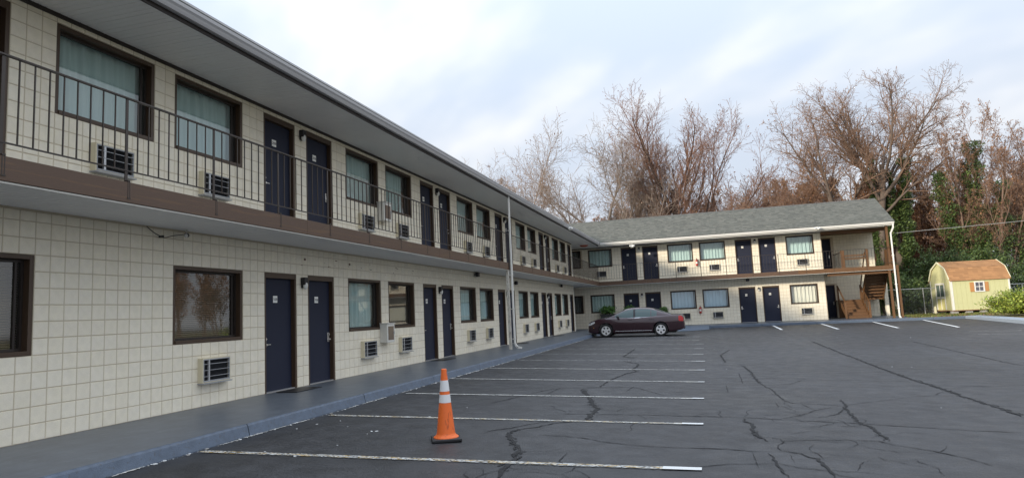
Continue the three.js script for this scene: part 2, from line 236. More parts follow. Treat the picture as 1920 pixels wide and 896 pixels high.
// litter and paint flecks lying on the lot
{ const rr = rng(8), fl = []; for (let i = 0; i < 26; i++) { const near = i < 14, x = near ? 2.35 + rr() * 2.2 : 8 + rr() * 7, z = near ? -0.2 - rr() * 4 : -2 - rr() * 22, s = 0.006 + rr() * 0.014; const g = new THREE.DodecahedronGeometry(s, 0).scale(1.5, 0.35, 1).rotateY(rr() * 3).translate(x, lotY(x, z) + s * 0.3, z); fl.push(g); } mesh('paint_flecks', merge(fl), freshLine, lot).userData.kind = 'stuff'; }

// walkway along the long wing (slab with a kerb face), returning in front of the rear wing
const walk = (() => {
  const S = new Soup(), n = 90;
  const edge = (z) => 2.10 + 0.012 * fbm2(z * 0.8, 3.1, 3);
  for (let i = 0; i < n; i++) {
    const z0 = lerp(26, -37.3, i / n), z1 = lerp(26, -37.3, (i + 1) / n), e0 = edge(z0), e1 = edge(z1);
    S.quad([-0.2, 0, z0], [e0 - 0.03, 0, z0], [e1 - 0.03, 0, z1], [-0.2, 0, z1], null, [[0, z0 / 3], [e0 / 3, z0 / 3], [e1 / 3, z1 / 3], [0, z1 / 3]]);
  }
  const g = S.geo(); return tag(mesh('walkway', g, walkPaint), 'blue-grey painted concrete walkway along the motel rooms', 'walkway', null, 'structure');
})();
{ // kerb face, in sections with open joints
  const edge = (z) => 2.10 + 0.012 * fbm2(z * 0.8, 3.1, 3); let z = 26;
  const cuts = []; while (z > -37.0) { cuts.push(z); z -= 3.05; } cuts.push(-37.25);
  for (let i = 0; i < cuts.length - 1; i++) {
    const S = new Soup(), a = cuts[i] - 0.006, b = cuts[i + 1] + 0.006, n = 8;
    for (let k = 0; k < n; k++) {
      const z0 = lerp(a, b, k / n), z1 = lerp(a, b, (k + 1) / n), prof = (zz) => { const e = edge(zz); return [[e - 0.032, 0.0035], [e - 0.012, -0.002], [e, -0.022], [e + 0.028, -0.14], [e + 0.03, -0.34]]; };
      const A = prof(z0), B = prof(z1); let v = 0;
      for (let q = 0; q < 4; q++) { const dv = Math.hypot(A[q + 1][0] - A[q][0], A[q + 1][1] - A[q][1]); S.quad([A[q][0], A[q][1], z0], [A[q + 1][0], A[q + 1][1], z0], [B[q + 1][0], B[q + 1][1], z1], [B[q][0], B[q][1], z1], null, [[z0, v], [z0, v + dv], [z1, v + dv], [z1, v]]); v += dv; }
    }
    mesh('kerb', S.geo(), kerbPaint, walk);
  }
  // crumbled concrete and tar line at the foot of the kerb
  const rr = rng(31), chips = [[], []]; for (let i = 0; i < 520; i++) { const zz = 0.6 - Math.pow(rr(), 1.2) * 26, s = 0.003 + Math.pow(rr(), 3) * 0.014, x = edge(zz) + 0.04 + rr() * 0.05; chips[rr() < 0.6 ? 0 : 1].push(new THREE.DodecahedronGeometry(s, 0).scale(1.3, 0.5, 1.6).translate(x, lotY(x, zz) + 0.006, zz)); }
  const crumbs = []; for (let z = 0.7; z > -27; z -= 0.5) if (n2(z * 0.6, 9) > -0.45) { const p = []; for (let k = 0; k <= 4; k++) { const zz = z - k * 0.11 - rr() * 0.03; p.push([edge(zz) + 0.046 + 0.02 * rr(), zz]); } crumbs.push(ribbon(p, 0.016 + 0.02 * rr(), 0.007, 'x', concrete, { jitter: 0.009, step: 0.03, raw: true })); }
  mesh('kerb_crumbs', merge(crumbs), mat(0.50, 0.49, 0.46, 0.9), walk).userData.kind = 'stuff';
  chips.forEach((l, i) => { mesh('rubble_chips', merge(l), i ? concrete : freshLine, walk).userData.kind = 'stuff'; });
}
const rearWalk = (() => { // in front of the rear wing, dropping to a ramp at its left end
  const x0 = -5, x1 = 21.2, xr = 7.93, zf = BZ + 2.05, parts = [];
  const slab = new Soup(); const T = (x, z) => [x / 3, z / 3];
  const q = (a, b, c, d) => slab.quad(a, b, c, d, null, [a, b, c, d].map((p) => T(p[0], p[2])));
  q([xr, -0.05, zf], [19.2, -0.05, zf], [19.2, 0, BZ], [xr, 0, BZ]);
  q([x0, -0.002, BZ + 2.0], [xr, -0.002, BZ + 2.0], [xr, 0, BZ], [x0, 0, BZ]);
  q([15.0, 0.002, BZ], [19.2, 0.002, BZ], [19.2, 0.002, -43.5], [15.0, 0.002, -43.5]);
  q([-5, 0.003, -35.0], [-0.15, 0.003, -35.0], [-0.15, 0.003, BZ], [-5, 0.003, BZ]);
  const w = tag(mesh('rear_walkway', slab.geo(), walkPaint), 'painted walkway in front of the rear wing', 'walkway', null, 'structure');
  const ramp = new Soup(); // apron with a curved lip
  const n = 18; for (let i = 0; i < n; i++) {
    const a = lerp(2.0, xr, i / n), b = lerp(2.0, xr, (i + 1) / n), lip = (x) => -33.6 - 1.7 * Math.pow(Math.abs((x - 5.6) / 2.4), 3) * (x > 5.6 ? 1 : 0.1), za = Math.max(-37.0, lip(a)), zb = Math.max(-37.0, lip(b));
    ramp.quad([a, lotY(a, za) + 0.012, za], [b, lotY(b, zb) + 0.012, zb], [b, -0.004, BZ + 2.0], [a, -0.004, BZ + 2.0], null, [[a, 0], [b, 0], [b, 1.5], [a, 1.5]]);
  }
  mesh('ramp', ramp.geo(), kerbPaint, w);
  mesh('kerb', box(xr, xr + 0.13, -0.3, -0.015, zf + 0.062, -36.0), kerbPaint, w);
  const cuts = []; for (let x = xr; x < 21.0; x += 3.05) cuts.push(x); cuts.push(21.95);
  for (let i = 0; i < cuts.length - 1; i++) mesh('kerb', rbox(cuts[i] + 0.005, cuts[i + 1] - 0.005, -0.34, cuts[i] > 18.5 ? -0.045 : -0.046, zf - 0.12, zf + 0.06, 0.02), kerbPaint, w);
  return w;
})();
{ // strip kerb on the right-hand side of the lot, sunlight put into its colour
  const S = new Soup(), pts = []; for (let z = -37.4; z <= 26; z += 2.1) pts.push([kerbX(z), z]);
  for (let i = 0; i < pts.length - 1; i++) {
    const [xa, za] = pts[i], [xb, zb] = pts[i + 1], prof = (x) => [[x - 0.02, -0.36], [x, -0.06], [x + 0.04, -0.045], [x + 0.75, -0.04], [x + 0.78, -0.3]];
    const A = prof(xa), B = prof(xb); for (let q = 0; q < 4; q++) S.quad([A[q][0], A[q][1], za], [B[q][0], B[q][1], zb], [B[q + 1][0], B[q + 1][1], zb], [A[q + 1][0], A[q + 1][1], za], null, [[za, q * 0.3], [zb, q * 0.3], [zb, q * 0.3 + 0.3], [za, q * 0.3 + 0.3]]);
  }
  tag(mesh('side_kerb', S.geo(), mat(0.27, 0.315, 0.37, 0.6, { bumpMap: plasterBump, bumpScale: 0.003 })), 'blue kerb along the right side of the lot, painted paler to look sunlit', 'kerb', null, 'structure');
}
const litterMap = tex(512, 512, (u, v) => { const b = broadF(u, v), g = grainF(u, v), s = speckF(u, v), k = smooth(-0.1, 0.35, b + 0.5 * s); return [lerp(0.33, 0.50, k) + 0.12 * g, lerp(0.33, 0.40, k) + 0.10 * g, lerp(0.17, 0.24, k) + 0.07 * g]; });
const litterMat = mat(1, 1, 1, 1, { map: litterMap, bumpMap: asphaltBump, bumpScale: 0.03 });
{
  const a = new THREE.PlaneGeometry(260, 150, 60, 40).rotateX(-Math.PI / 2).translate(0, 0, -112.6), b = new THREE.PlaneGeometry(110, 70, 40, 30).rotateX(-Math.PI / 2).translate(77, 0, -2.4);
  for (const g of [a, b]) { const P = g.attributes.position, U = g.attributes.uv; for (let i = 0; i < P.count; i++) { const z = P.getZ(i), x = g === b ? P.getX(i) - 21.5 + kerbX(Math.min(z, 26)) : P.getX(i); P.setX(i, x); P.setY(i, -0.075 + (z < -46 ? 0.15 * fbm2(x * 0.1, z * 0.1, 3) * smooth(-46, -52, z) : 0)); U.setXY(i, x / 2.2, z / 2.2); } }
  const g = merge([a, b]); g.computeVertexNormals();
  tag(mesh('verge', g, litterMat), 'leaf-strewn grass verge behind and beside the lot', 'verge', null, 'structure');
}
// ---------------------------------------------------------------- the motel: two wings, built in wall coordinates (x along, y up, z outward)
const HEAD = 11 * M, UP = 3.067, SOF1 = 2.79, SOF2 = 5.42, TOP2 = 5.46;
const BAL = 1.2, EAVE = 1.30;
const wingA = thing('motel_wing', 'long two-storey cream block motel wing with brown balcony running into the distance', 'motel', [0, 0, 0], Math.PI / 2);
const wingB = thing('motel_wing', 'rear two-storey motel wing with grey shingle roof and open stair at its end', 'motel', [BX, 0, BZ], 0);
const wallPt = (wing, x, y, z) => wing.localToWorld(new THREE.Vector3(x, y, z));
wingA.updateMatrixWorld(true); wingB.updateMatrixWorld(true);

// ---- openings
const opsA = [], opsB = [];
const addDoor = (l, k, f, lock, num) => l.push({ t: 'door', k, w: 5, f, y0: f ? UP : 0, h: 11, lock, num });
const addWin = (l, k, f, cur, o = {}) => l.push({ t: 'window', k, w: 8, f, y0: (f ? UP : 0) + 5 * M, h: 6, cur, ...o });
for (let f = 0; f < 2; f++) {
  let num = f ? 209 : 109;
  for (let i = 0; i < 5; i++) {
    const o = 36 * i;
    addDoor(opsA, 23 + o, f, -1, num--);
    if (i < 4) { addDoor(opsA, 30 + o, f, 1, num--); addWin(opsA, 38 + o, f, ['pale', 'pale', 'pale', 'pale'][i], { gap: 0.02 + 0.05 * (i % 2) }); addWin(opsA, 48 + o, f, i === 0 && f === 0 ? 'drawn' : 'pale', { gap: i ? 0.16 - 0.03 * i : 0.1 }); }
  }
  addWin(opsA, 12, f, f ? 'pale' : 'blind', { gap: 0.02 });
  if (f) { addWin(opsA, 2, f, 'pale', { gap: 0.02 }); addDoor(opsA, -6, f, 1, 210); addDoor(opsA, -13, f, -1, 211); } else addWin(opsA, -7, f, 'blind');
  // rear wing
  let nb = f ? 212 : 112;
  addWin(opsB, -10.5, f, 'dark'); addWin(opsB, 0, f, 'pale', { gap: 0.05 });
  addDoor(opsB, 11, f, -1, nb++); addDoor(opsB, 18, f, 1, nb++);
  addWin(opsB, 26, f, f ? 'pale' : 'blue', { gap: 0.0 }); addWin(opsB, 36, f, f ? 'pale' : 'blue', { gap: 0 });
  addDoor(opsB, 47, f, -1, nb++); addDoor(opsB, 54, f, 1, nb++);
  addWin(opsB, 62, f, f ? 'pale' : 'cream', { gap: 0 });
}
const inOp = (ops, f, x0, x1, y0, y1) => ops.some((o) => o.f === f && x0 < (o.k + o.w) * M - 0.02 && x1 > o.k * M + 0.02 && y0 < o.y0 + o.h * M - 0.02 && y1 > o.y0 + 0.02);

// ---- block walls: stack-bonded square-faced units with raked joints
const JT = 0.009, BD = 0.007;
function blockFaces(S, x0, x1, y0, y1, z, col, ou, ov) {
  const b = 0.0045, a = [x0, y0, z - BD], c = [x1, y0, z - BD], d = [x1, y1, z - BD], e = [x0, y1, z - BD];
  const A = [x0 + b, y0 + b, z], C = [x1 - b, y0 + b, z], D = [x1 - b, y1 - b, z], E = [x0 + b, y1 - b, z];
  const U = (p) => [p[0] + ou, p[1] + ov];
  const q = (p, r, s, t) => S.quad(p, r, s, t, col, [U(p), U(r), U(s), U(t)]);
  q(A, C, D, E); q(a, c, C, A); q(c, d, D, C); q(d, e, E, D); q(e, a, A, E);
}
const frustum = new THREE.Frustum().setFromProjectionMatrix(new THREE.Matrix4().multiplyMatrices(camera.projectionMatrix, camera.matrixWorldInverse));
function blockWall(wing, ops, k0, k1, own) {
  const list = [], rb = rng(own + 3);
  for (let f = 0; f < 2; f++) for (let k = k0; k < k1; k++) for (let j = 0; j < (f ? 12 : 14); j++) {
    const y0 = (f ? UP : 0) + j * M, y1 = Math.min(y0 + M, f ? TOP2 : SOF1 + 0.02), x0 = k * M, x1 = x0 + M;
    if (y1 - y0 < 0.03 || inOp(ops, f, x0, x1, y0, y1)) continue;
    const w = wallPt(wing, x0 + M / 2, (y0 + y1) / 2, 0), d = w.distanceTo(camera.position);
    const vis = frustum.containsPoint(w), nrm = new THREE.Vector3(0, 0, 1).transformDirection(wing.matrixWorld), cs = Math.abs(camera.position.clone().sub(w).normalize().dot(nrm));
    list.push({ x0: x0 + JT / 2, x1: x1 - JT / 2, y0: y0 + JT / 2, y1: y1 - (y1 - y0 < M - 0.01 ? 0 : JT / 2), s: vis ? cs / (d * d) : 0, z: (rb() - 0.5) * 0.0022, r: rb(), full: y1 - y0 > M - 0.01 });
  }
  list.sort((a, b) => b.s - a.s);
  const solo = list.slice(0, own).filter((b) => b.full), rest = list.filter((b) => !solo.includes(b));
  const variants = [0, 1, 2, 3, 4, 5].map((i) => { const S = new Soup(); blockFaces(S, -(M - JT) / 2, (M - JT) / 2, -(M - JT) / 2, (M - JT) / 2, 0, null, i * 0.37, i * 0.71); return S.geo(); });
  for (const b of solo) { const m = mesh('block', variants[Math.floor(b.r * 600) % 6], blockMats[Math.floor(b.r * 97) % 3], wing); m.position.set((b.x0 + b.x1) / 2, (b.y0 + b.y1) / 2, b.z); m.rotation.set((b.r - 0.5) * 0.006, (b.r * 7 % 1 - 0.5) * 0.006, (b.r * 13 % 1 - 0.5) * 0.010); }
  const S = new Soup(); for (const b of rest) { const t = 0.955 + 0.06 * b.r, w = 0.5 + 0.5 * Math.sin(b.r * 40); blockFaces(S, b.x0, b.x1, b.y0, b.y1, b.z, [0.90 * t, 0.845 * t * (0.995 + 0.01 * w), 0.71 * t * (0.985 + 0.03 * w)], b.r * 3, b.r * 5); }
  mesh('block_wall', S.geo(), blockVC, wing).userData.kind = 'stuff';
}
function wallBack(wing, ops, x0, x1, y0, y1, f, zf = -BD + 0.001, th = 0.19, material = mortar) { // mortar body with the openings cut through
  const s = new THREE.Shape(); s.moveTo(x0, y0); s.lineTo(x1, y0); s.lineTo(x1, y1); s.lineTo(x0, y1); s.closePath();
  for (const o of ops) if (o.f === f && o.k * M > x0 && (o.k + o.w) * M < x1) { const h = new THREE.Path(), a = o.k * M, b = (o.k + o.w) * M, c = Math.max(o.y0, y0 + 0.004), d = o.y0 + o.h * M; h.moveTo(a, c); h.lineTo(a, d); h.lineTo(b, d); h.lineTo(b, c); h.closePath(); s.holes.push(h); }
  mesh('wall', new THREE.ExtrudeGeometry(s, { depth: th, bevelEnabled: false }).translate(0, 0, zf - th), material, wing);
}
const ENDA = 35.2;
blockWall(wingA, opsA, -14, 173, 300);
for (let f = 0; f < 2; f++) { wallBack(wingA, opsA, -3.2, ENDA, f ? 3.0 : -0.3, f ? TOP2 : 3.0, f); wallBack(wingA, [], -32, -3.2, f ? 3.0 : -0.3, f ? TOP2 : 3.0, f, 0, 0.19, wallPlain); }
blockWall(wingB, opsB, -14, 72, 120);
for (let f = 0; f < 2; f++) wallBack(wingB, opsB, -5.0, 72 * M + 0.03, f ? 3.0 : -0.3, f ? TOP2 : 3.0, f);
// ends and backs that close the two wings
mesh('rear_wall', box(-32, ENDA, -0.3, 5.5, -6.4, -6.2), wallPlain, wingA);
mesh('end_wall', box(ENDA - 0.2, ENDA - 0.002, -0.3, 5.5, -6.2, -0.2), wallPlain, wingA);
mesh('end_wall', box(-32.2, -32, -0.3, 5.5, -6.4, 0), wallPlain, wingA);
mesh('corner_trim', box(ENDA - 0.06, ENDA + 0.03, 0.004, SOF1, -0.16, 0.02), whiteTrim, wingA);
mesh('corner_trim', box(ENDA - 0.06, ENDA + 0.03, UP, SOF2, -0.16, 0.02), whiteTrim, wingA);
mesh('rear_wall', box(-6.4, 72 * M, -0.3, 5.5, -5.5, -5.3), wallPlain, wingB);
mesh('end_wall', box(72 * M - 0.17, 72 * M + 0.028, -0.3, 5.5, -5.3, -0.2), wallPlain, wingB);
mesh('passage_wall', box(-5.2, -5.0, -0.3, 5.5, -0.2, 4.05), wallPlain, wingB);

// ---- doors and windows
const plateAtlas = (() => { const c = document.createElement('canvas'); c.width = 512; c.height = 512; const x = c.getContext('2d'); x.fillStyle = '#e9e9e4'; x.fillRect(0, 0, 512, 512); x.fillStyle = '#20242c'; x.font = 'bold 46px sans-serif'; x.textAlign = 'center'; x.textBaseline = 'middle';
  const uv = {}; let i = 0; for (const n of [...Array(16).keys()].flatMap((q) => [100 + q, 200 + q])) { const cx = (i % 6) * 84 + 42, cy = Math.floor(i / 6) * 84 + 42; x.fillText(String(n), cx, cy + 2); uv[n] = [(cx - 40) / 512, 1 - (cy + 40) / 512, (cx + 40) / 512, 1 - (cy - 40) / 512]; i++; }
  const t = new THREE.CanvasTexture(c); t.colorSpace = THREE.SRGBColorSpace; return { t, uv }; })();
const plateMat = mat(1, 1, 1, 0.45, { map: plateAtlas.t });
const plateGeo = (n) => { const g = new THREE.PlaneGeometry(0.13, 0.13), u = plateAtlas.uv[n], U = g.attributes.uv; U.setXY(0, u[0], u[3]); U.setXY(1, u[2], u[3]); U.setXY(2, u[0], u[1]); U.setXY(3, u[2], u[1]); return merge([g.translate(0, 0, 0.0065), box(-0.066, 0.066, -0.066, 0.066, 0, 0.006)]); };
const DW = 5 * M, DH = 11 * M;
const leafGeo = rbox(0.052, DW - 0.052, 0.018, DH - 0.10, -0.145, -0.10, 0.004);
const frameGeo = merge([box(0.004, 0.052, 0.004, DH - 0.004, -0.16, -0.012), box(DW - 0.052, DW - 0.004, 0.004, DH - 0.004, -0.16, -0.012), box(0.052, DW - 0.052, DH - 0.102, DH - 0.004, -0.16, -0.014), box(0.052, 0.066, 0.02, DH - 0.102, -0.16, -0.147), box(0, DW, 0, DH, -0.4, -0.36)]);
const sillGeo = box(0.052, DW - 0.052, 0.004, 0.017, -0.15, -0.02);
const lockGeo = (s) => { const x = s < 0 ? 0.125 : DW - 0.125; return merge([rbox(x - 0.032, x + 0.032, 0.83, 1.03, -0.102, -0.082, 0.008), new THREE.CylinderGeometry(0.018, 0.018, 0.05, 12).rotateX(Math.PI / 2).translate(x, 0.885, -0.065), rbox(Math.min(x, x - s * 0.11), Math.max(x, x - s * 0.11), 0.876, 0.894, -0.055, -0.038, 0.006), new THREE.CylinderGeometry(0.022, 0.022, 0.03, 12).rotateX(Math.PI / 2).translate(x, 0.99, -0.075)]); };
const lockL = lockGeo(-1), lockR = lockGeo(1);
const WW = 8 * M, WH = 6 * M;
const winFrame = merge([rbox(0.003, 0.055, 0.003, WH - 0.003, -0.17, -0.012, 0.004), rbox(WW - 0.055, WW - 0.003, 0.003, WH - 0.003, -0.17, -0.012, 0.004), rbox(0.05, WW - 0.05, WH - 0.058, WH - 0.003, -0.17, -0.014, 0.004), rbox(0.05, WW - 0.05, 0.003, 0.058, -0.17, 0.006, 0.004)]);
const sashGeo = merge([box(0.056, 0.086, 0.06, WH - 0.06, -0.152, -0.105), box(WW - 0.086, WW - 0.056, 0.06, WH - 0.06, -0.152, -0.105), box(0.086, WW - 0.086, 0.06, 0.092, -0.15, -0.107), box(0.086, WW - 0.086, WH - 0.092, WH - 0.06, -0.15, -0.107), box(WW * 0.90, WW * 0.90 + 0.03, 0.092, WH - 0.092, -0.148, -0.112)]);
const paneGeo = new THREE.PlaneGeometry(WW - 0.17, WH - 0.18).translate(WW / 2, WH / 2, -0.13);
function curtainGeo(x0, x1, seed) {
  const n = 110, p = [], idx = [], u = [], rr = rng(seed), ph = rr() * 6, f1 = 26 + rr() * 9, g = new THREE.BufferGeometry();
  for (let i = 0; i <= n; i++) { const t = i / n, x = lerp(x0, x1, t), w = (y) => 0.026 * Math.sin(t * (x1 - x0) * f1 + ph + y * 0.5 * Math.sin(t * 9)) + 0.012 * Math.sin(t * (x1 - x0) * f1 * 2.3 + ph * 2) + 0.018 * n2(t * 5 + seed, y * 0.7); for (const y of [-0.03, 0.35, 0.8, WH + 0.03]) { p.push(x, y, -0.255 + w(y)); u.push(t, y); } }
  for (let i = 0; i < n; i++) for (let q = 0; q < 3; q++) { const a = i * 4 + q, b = a + 4; idx.push(a, b, a + 1, b, b + 1, a + 1); }
  g.setAttribute('position', new THREE.Float32BufferAttribute(p, 3)); g.setAttribute('uv', new THREE.Float32BufferAttribute(u, 2)); g.setIndex(idx); g.computeVertexNormals(); return g;
}
const roomGeo = (() => { const S = new Soup(), a = -0.35, b = WW + 0.35, c = -0.7, d = WH + 0.35, z0 = -0.201, z1 = -1.9; S.quad([a, c, z1], [b, c, z1], [b, d, z1], [a, d, z1]); S.quad([a, c, z0], [a, c, z1], [a, d, z1], [a, d, z0]); S.quad([b, c, z1], [b, c, z0], [b, d, z0], [b, d, z1]); S.quad([a, d, z0], [a, d, z1], [b, d, z1], [b, d, z0]); S.quad([a, c, z1], [a, c, z0], [b, c, z0], [b, c, z1]); return S.geo(); })();
const slatGeo = merge([...Array(38).keys()].map((i) => new THREE.BoxGeometry(WW - 0.1, 0.0015, 0.03).rotateX(0.75).translate(WW / 2, 0.03 + i * 0.031, -0.2)));
const CUR = { pale: curtainPale, blue: curtainBlue, cream: curtainCream, dark: curtainDark };
function fit(wing, ops) {
  ops.forEach((o, i) => {
    const x = o.k * M;
    if (o.t === 'door') {
      const d = mesh('door', leafGeo, doorBlue, wing); d.position.set(x, o.y0, 0);
      mesh('door_frame', frameGeo, trimBrown, d); mesh('threshold', sillGeo, alu, d); mesh('lock', o.lock < 0 ? lockL : lockR, steel, d);
      const p = mesh('number_plate', plateGeo(o.num), plateMat, d); p.position.set(DW / 2 - 0.06, 1.735, -0.0985);
    } else {
      const w = mesh('window', winFrame, trimBrown, wing); w.position.set(x, o.y0, 0);
      mesh('sash', sashGeo, trimDark, w); mesh('pane', paneGeo, glass, w); mesh('room_recess', roomGeo, roomDark, w);
      if (o.cur === 'blind') mesh('blind', slatGeo, blindTan, w);
      else if (o.cur === 'drawn') { mesh('curtain', curtainGeo(0, WW * 0.22, 40 + i), curtainPale, w); }
      else { const g = (o.gap ?? 0) * WW; mesh('curtain', curtainGeo(-0.02, WW + 0.02 - g, 60 + i), CUR[o.cur], w); }
    }
  });
}
fit(wingA, opsA); fit(wingB, opsB);

// ---- floors, soffits, fascias
const panelGeo = (() => { // one vinyl soffit panel, 0.3 m along, unit depth outwards, face down with two grooves
  const S = new Soup(), pr = [[0.002, 0], [0.002, -0.010], [0.098, -0.010], [0.102, -0.003], [0.108, -0.003], [0.112, -0.010], [0.198, -0.010], [0.202, -0.003], [0.208, -0.003], [0.212, -0.010], [0.296, -0.010], [0.298, 0]];
  for (let i = 0; i < pr.length - 1; i++) S.quad([pr[i][0], pr[i][1], 0], [pr[i + 1][0], pr[i + 1][1], 0], [pr[i + 1][0], pr[i + 1][1], 1], [pr[i][0], pr[i][1], 1]); return S.geo();
})();
function soffit(wing, x0, x1, y, z0, z1) { const n = Math.floor((x1 - x0) / 0.3); for (let i = 0; i < n; i++) { const m = mesh('soffit_panel', panelGeo, soffitVinyl, wing); m.position.set(x0 + i * 0.3, y + 0.010, z0); m.scale.set((x1 - x0) / n / 0.3, 1, z1 - z0); m.position.x = x0 + i * (x1 - x0) / n; } }
const CORN = 39.245 - BAL, ECOR = 39.245 - EAVE;
mesh('balcony_slab', box(-32, 39.03, 2.815, 3.05, 0.012, BAL - 0.004), concrete, wingA);
mesh('balcony_slab', box(ENDA + 0.04, 39.03, 2.815, 3.05, -5.3, 0.010), concrete, wingA);
soffit(wingA, -4.2, 39.2, SOF1, 0.004, BAL - 0.02); soffit(wingA, -2.1, 39.2, SOF2, 0.004, EAVE - 0.03);
mesh('passage_ceiling', box(ENDA + 0.05, 39.03, SOF1, 2.812, -5.3, 0.003), soffitVinyl, wingA);
mesh('passage_ceiling', box(ENDA + 0.05, 39.03, SOF2 + 0.01, 5.5, -5.3, 0.003), soffitVinyl, wingA);
for (let x = -8; x < CORN; x += 6.1) { const e = Math.min(x + 6.1, CORN); mesh('fascia_board', rbox(x + 0.002, e - 0.002, 2.80, 3.052, BAL - 0.003, BAL + 0.028, 0.005), fasciaBrown, wingA); mesh('drip_strip', box(x, e - 0.001, SOF1 - 0.012, 2.797, BAL - 0.02, BAL + 0.012), whiteTrim, wingA); }
const LB = 72 * M, EB = 18.74 - BX; // rear wing: end of rooms, end of roof and stair bay
mesh('balcony_slab', box(BAL - BX + 0.002, LB + 1.0, 2.815, 3.05, 0.012, BAL - 0.004), concrete, wingB);
mesh('balcony_slab', box(LB + 1.0, EB, 2.815, 3.05, 0.2, BAL - 0.004), concrete, wingB);
mesh('balcony_slab', box(LB + 0.04, LB + 1.0, 2.815, 3.05, -3.1, 0.011), concrete, wingB);
soffit(wingB, BAL - BX, LB + 1.2, SOF1, 0.004, BAL - 0.02); soffit(wingB, EAVE - BX, EB, SOF2, 0.004, EAVE - 0.03);
mesh('stair_ceiling', box(LB + 0.03, EB, SOF2, 5.5, -3.2, 0.002), woodOrange, wingB);
mesh('header_beam', box(LB + 0.05, EB - 0.02, SOF1 - 0.19, SOF1 - 0.012, BAL - 0.30, BAL - 0.18), woodOrange, wingB); mesh('header_beam', box(LB + 0.05, EB - 0.02, SOF2 - 0.20, SOF2 - 0.012, 0.02, 0.12), woodOrange, wingB);
mesh('stair_ceiling', box(LB + 1.22, EB - 0.02, 2.79, 2.812, 0.2, BAL - 0.02), woodOrange, wingB);
for (let x = BAL - BX + 0.03; x < EB; x += 1.52) { const e = Math.min(x + 1.52, EB + 0.05); mesh('fascia_board', rbox(x + 0.002, e - 0.002, 2.80, 3.052, BAL - 0.003, BAL + 0.028, 0.005), x > 12.6 ? woodOrange : fasciaBrown, wingB); mesh('drip_strip', box(x, e - 0.001, SOF1 - 0.012, 2.797, BAL - 0.02, BAL + 0.012), whiteTrim, wingB); }
mesh('crown_strip', box(-3.2, ENDA, SOF2 - 0.055, SOF2 + 0.006, 0.003, 0.022), trimDark, wingA);
mesh('crown_strip', box(-3, LB, SOF2 - 0.055, SOF2 + 0.006, 0.003, 0.022), trimDark, wingB);
mesh('crown_strip', box(-3.2, ENDA, SOF1 - 0.028, SOF1 + 0.006, 0.003, 0.016), mortar, wingA);

// ---- roofs and gutters
const PITCH = 0.49, RIDGE = 3.92; // rise per metre, run from eave to ridge
const roofPt = (x, t) => [x, 5.63 + PITCH * t, EAVE + 0.09 - t];
const shingleCols = [[0.092, 0.096, 0.084], [0.105, 0.108, 0.095], [0.078, 0.081, 0.072], [0.116, 0.117, 0.102]];
function shingles(wing, left, right, step) { // left(t), right(t): extent of the plane at run t
  const S = new Soup(), rr = rng(91), n = Math.ceil(RIDGE / 0.128);
  for (let r = 0; r < n; r++) {
    const t0 = r * 0.128, t1 = Math.min(RIDGE, t0 + 0.150); let x = left(t0) - rr() * 0.3; const xe = right(t0);
    while (x < xe) {
      const w = step * (0.55 + rr() * 0.9), a = Math.max(x, left(t0)), b = Math.min(x + w, xe), lift = 0.006 + (rr() < 0.4 ? 0.005 : 0), c = shingleCols[Math.floor(rr() * 4)], k = 0.9 + rr() * 0.22, col = [c[0] * k, c[1] * k, c[2] * k];
      if (b > a + 0.02) { const dl = left(t1) - left(t0), A = roofPt(a, t0), B = roofPt(b, t0), C = roofPt(b + (b >= xe - 0.01 ? right(t1) - right(t0) : 0), t1), D = roofPt(a <= left(t0) + 0.01 ? a + dl : a, t1); A[1] += lift + 0.006; B[1] += lift + 0.006; C[1] += 0.002; D[1] += 0.002;
        S.quad(A, B, C, D, col); S.quad([A[0], A[1] - lift - 0.004, A[2]], [B[0], B[1] - lift - 0.004, B[2]], B, A, col); }
      x += w;
    }
  }
  mesh('shingles', S.geo(), mat(1, 1, 1, 0.95, { vertexColors: true, bumpMap: plasterBump, bumpScale: 0.004 }), wing).userData.kind = 'stuff';
}
function roofBody(wing, xs, backRun) { // deck under the shingles and the far slope
  const S = new Soup(), [l0, l1, r] = xs; const A = roofPt(l0, 0), B = roofPt(r, 0), C = roofPt(r, RIDGE), D = roofPt(l1, RIDGE), E = roofPt(r, RIDGE), F = roofPt(l1, RIDGE);
  S.quad(A, B, C, D); const b = (x) => [x, 5.63 + PITCH * RIDGE - PITCH * backRun, EAVE + 0.09 - RIDGE - backRun]; S.quad(F, E, b(r), b(l1));
  const lo = (p) => [p[0], p[1] - 0.09, p[2]]; S.quad(lo(A), lo(B), B, A); S.quad(B, lo(B), lo(C), C); S.quad(C, lo(C), lo(b(r)), b(r)); S.quad(lo(A), lo(D), lo(C), lo(B)); S.quad(lo(b(l1)), lo(b(r)), lo(E), lo(F)); S.quad(lo(b(l1)), b(l1), b(r), lo(b(r)));
  mesh('roof', S.geo(), mat(0.09, 0.09, 0.082, 0.95, { side: THREE.DoubleSide }), wing);
}
roofBody(wingA, [-32.5, -32.5, ECOR + 0.02], 4.2); roofBody(wingB, [EAVE - BX, EAVE - BX - RIDGE, EB + 0.12], 4.0);
{ const S = new Soup(), A = roofPt(ECOR, 0), B = roofPt(ECOR, RIDGE), C = roofPt(ECOR + RIDGE, RIDGE); S.quad(A, C, B, B); mesh('roof_valley', S.geo(), mat(0.13, 0.13, 0.12, 0.95, { side: THREE.DoubleSide }), wingA); }
shingles(wingB, (t) => EAVE - BX - t, () => EB + 0.13, 0.2);
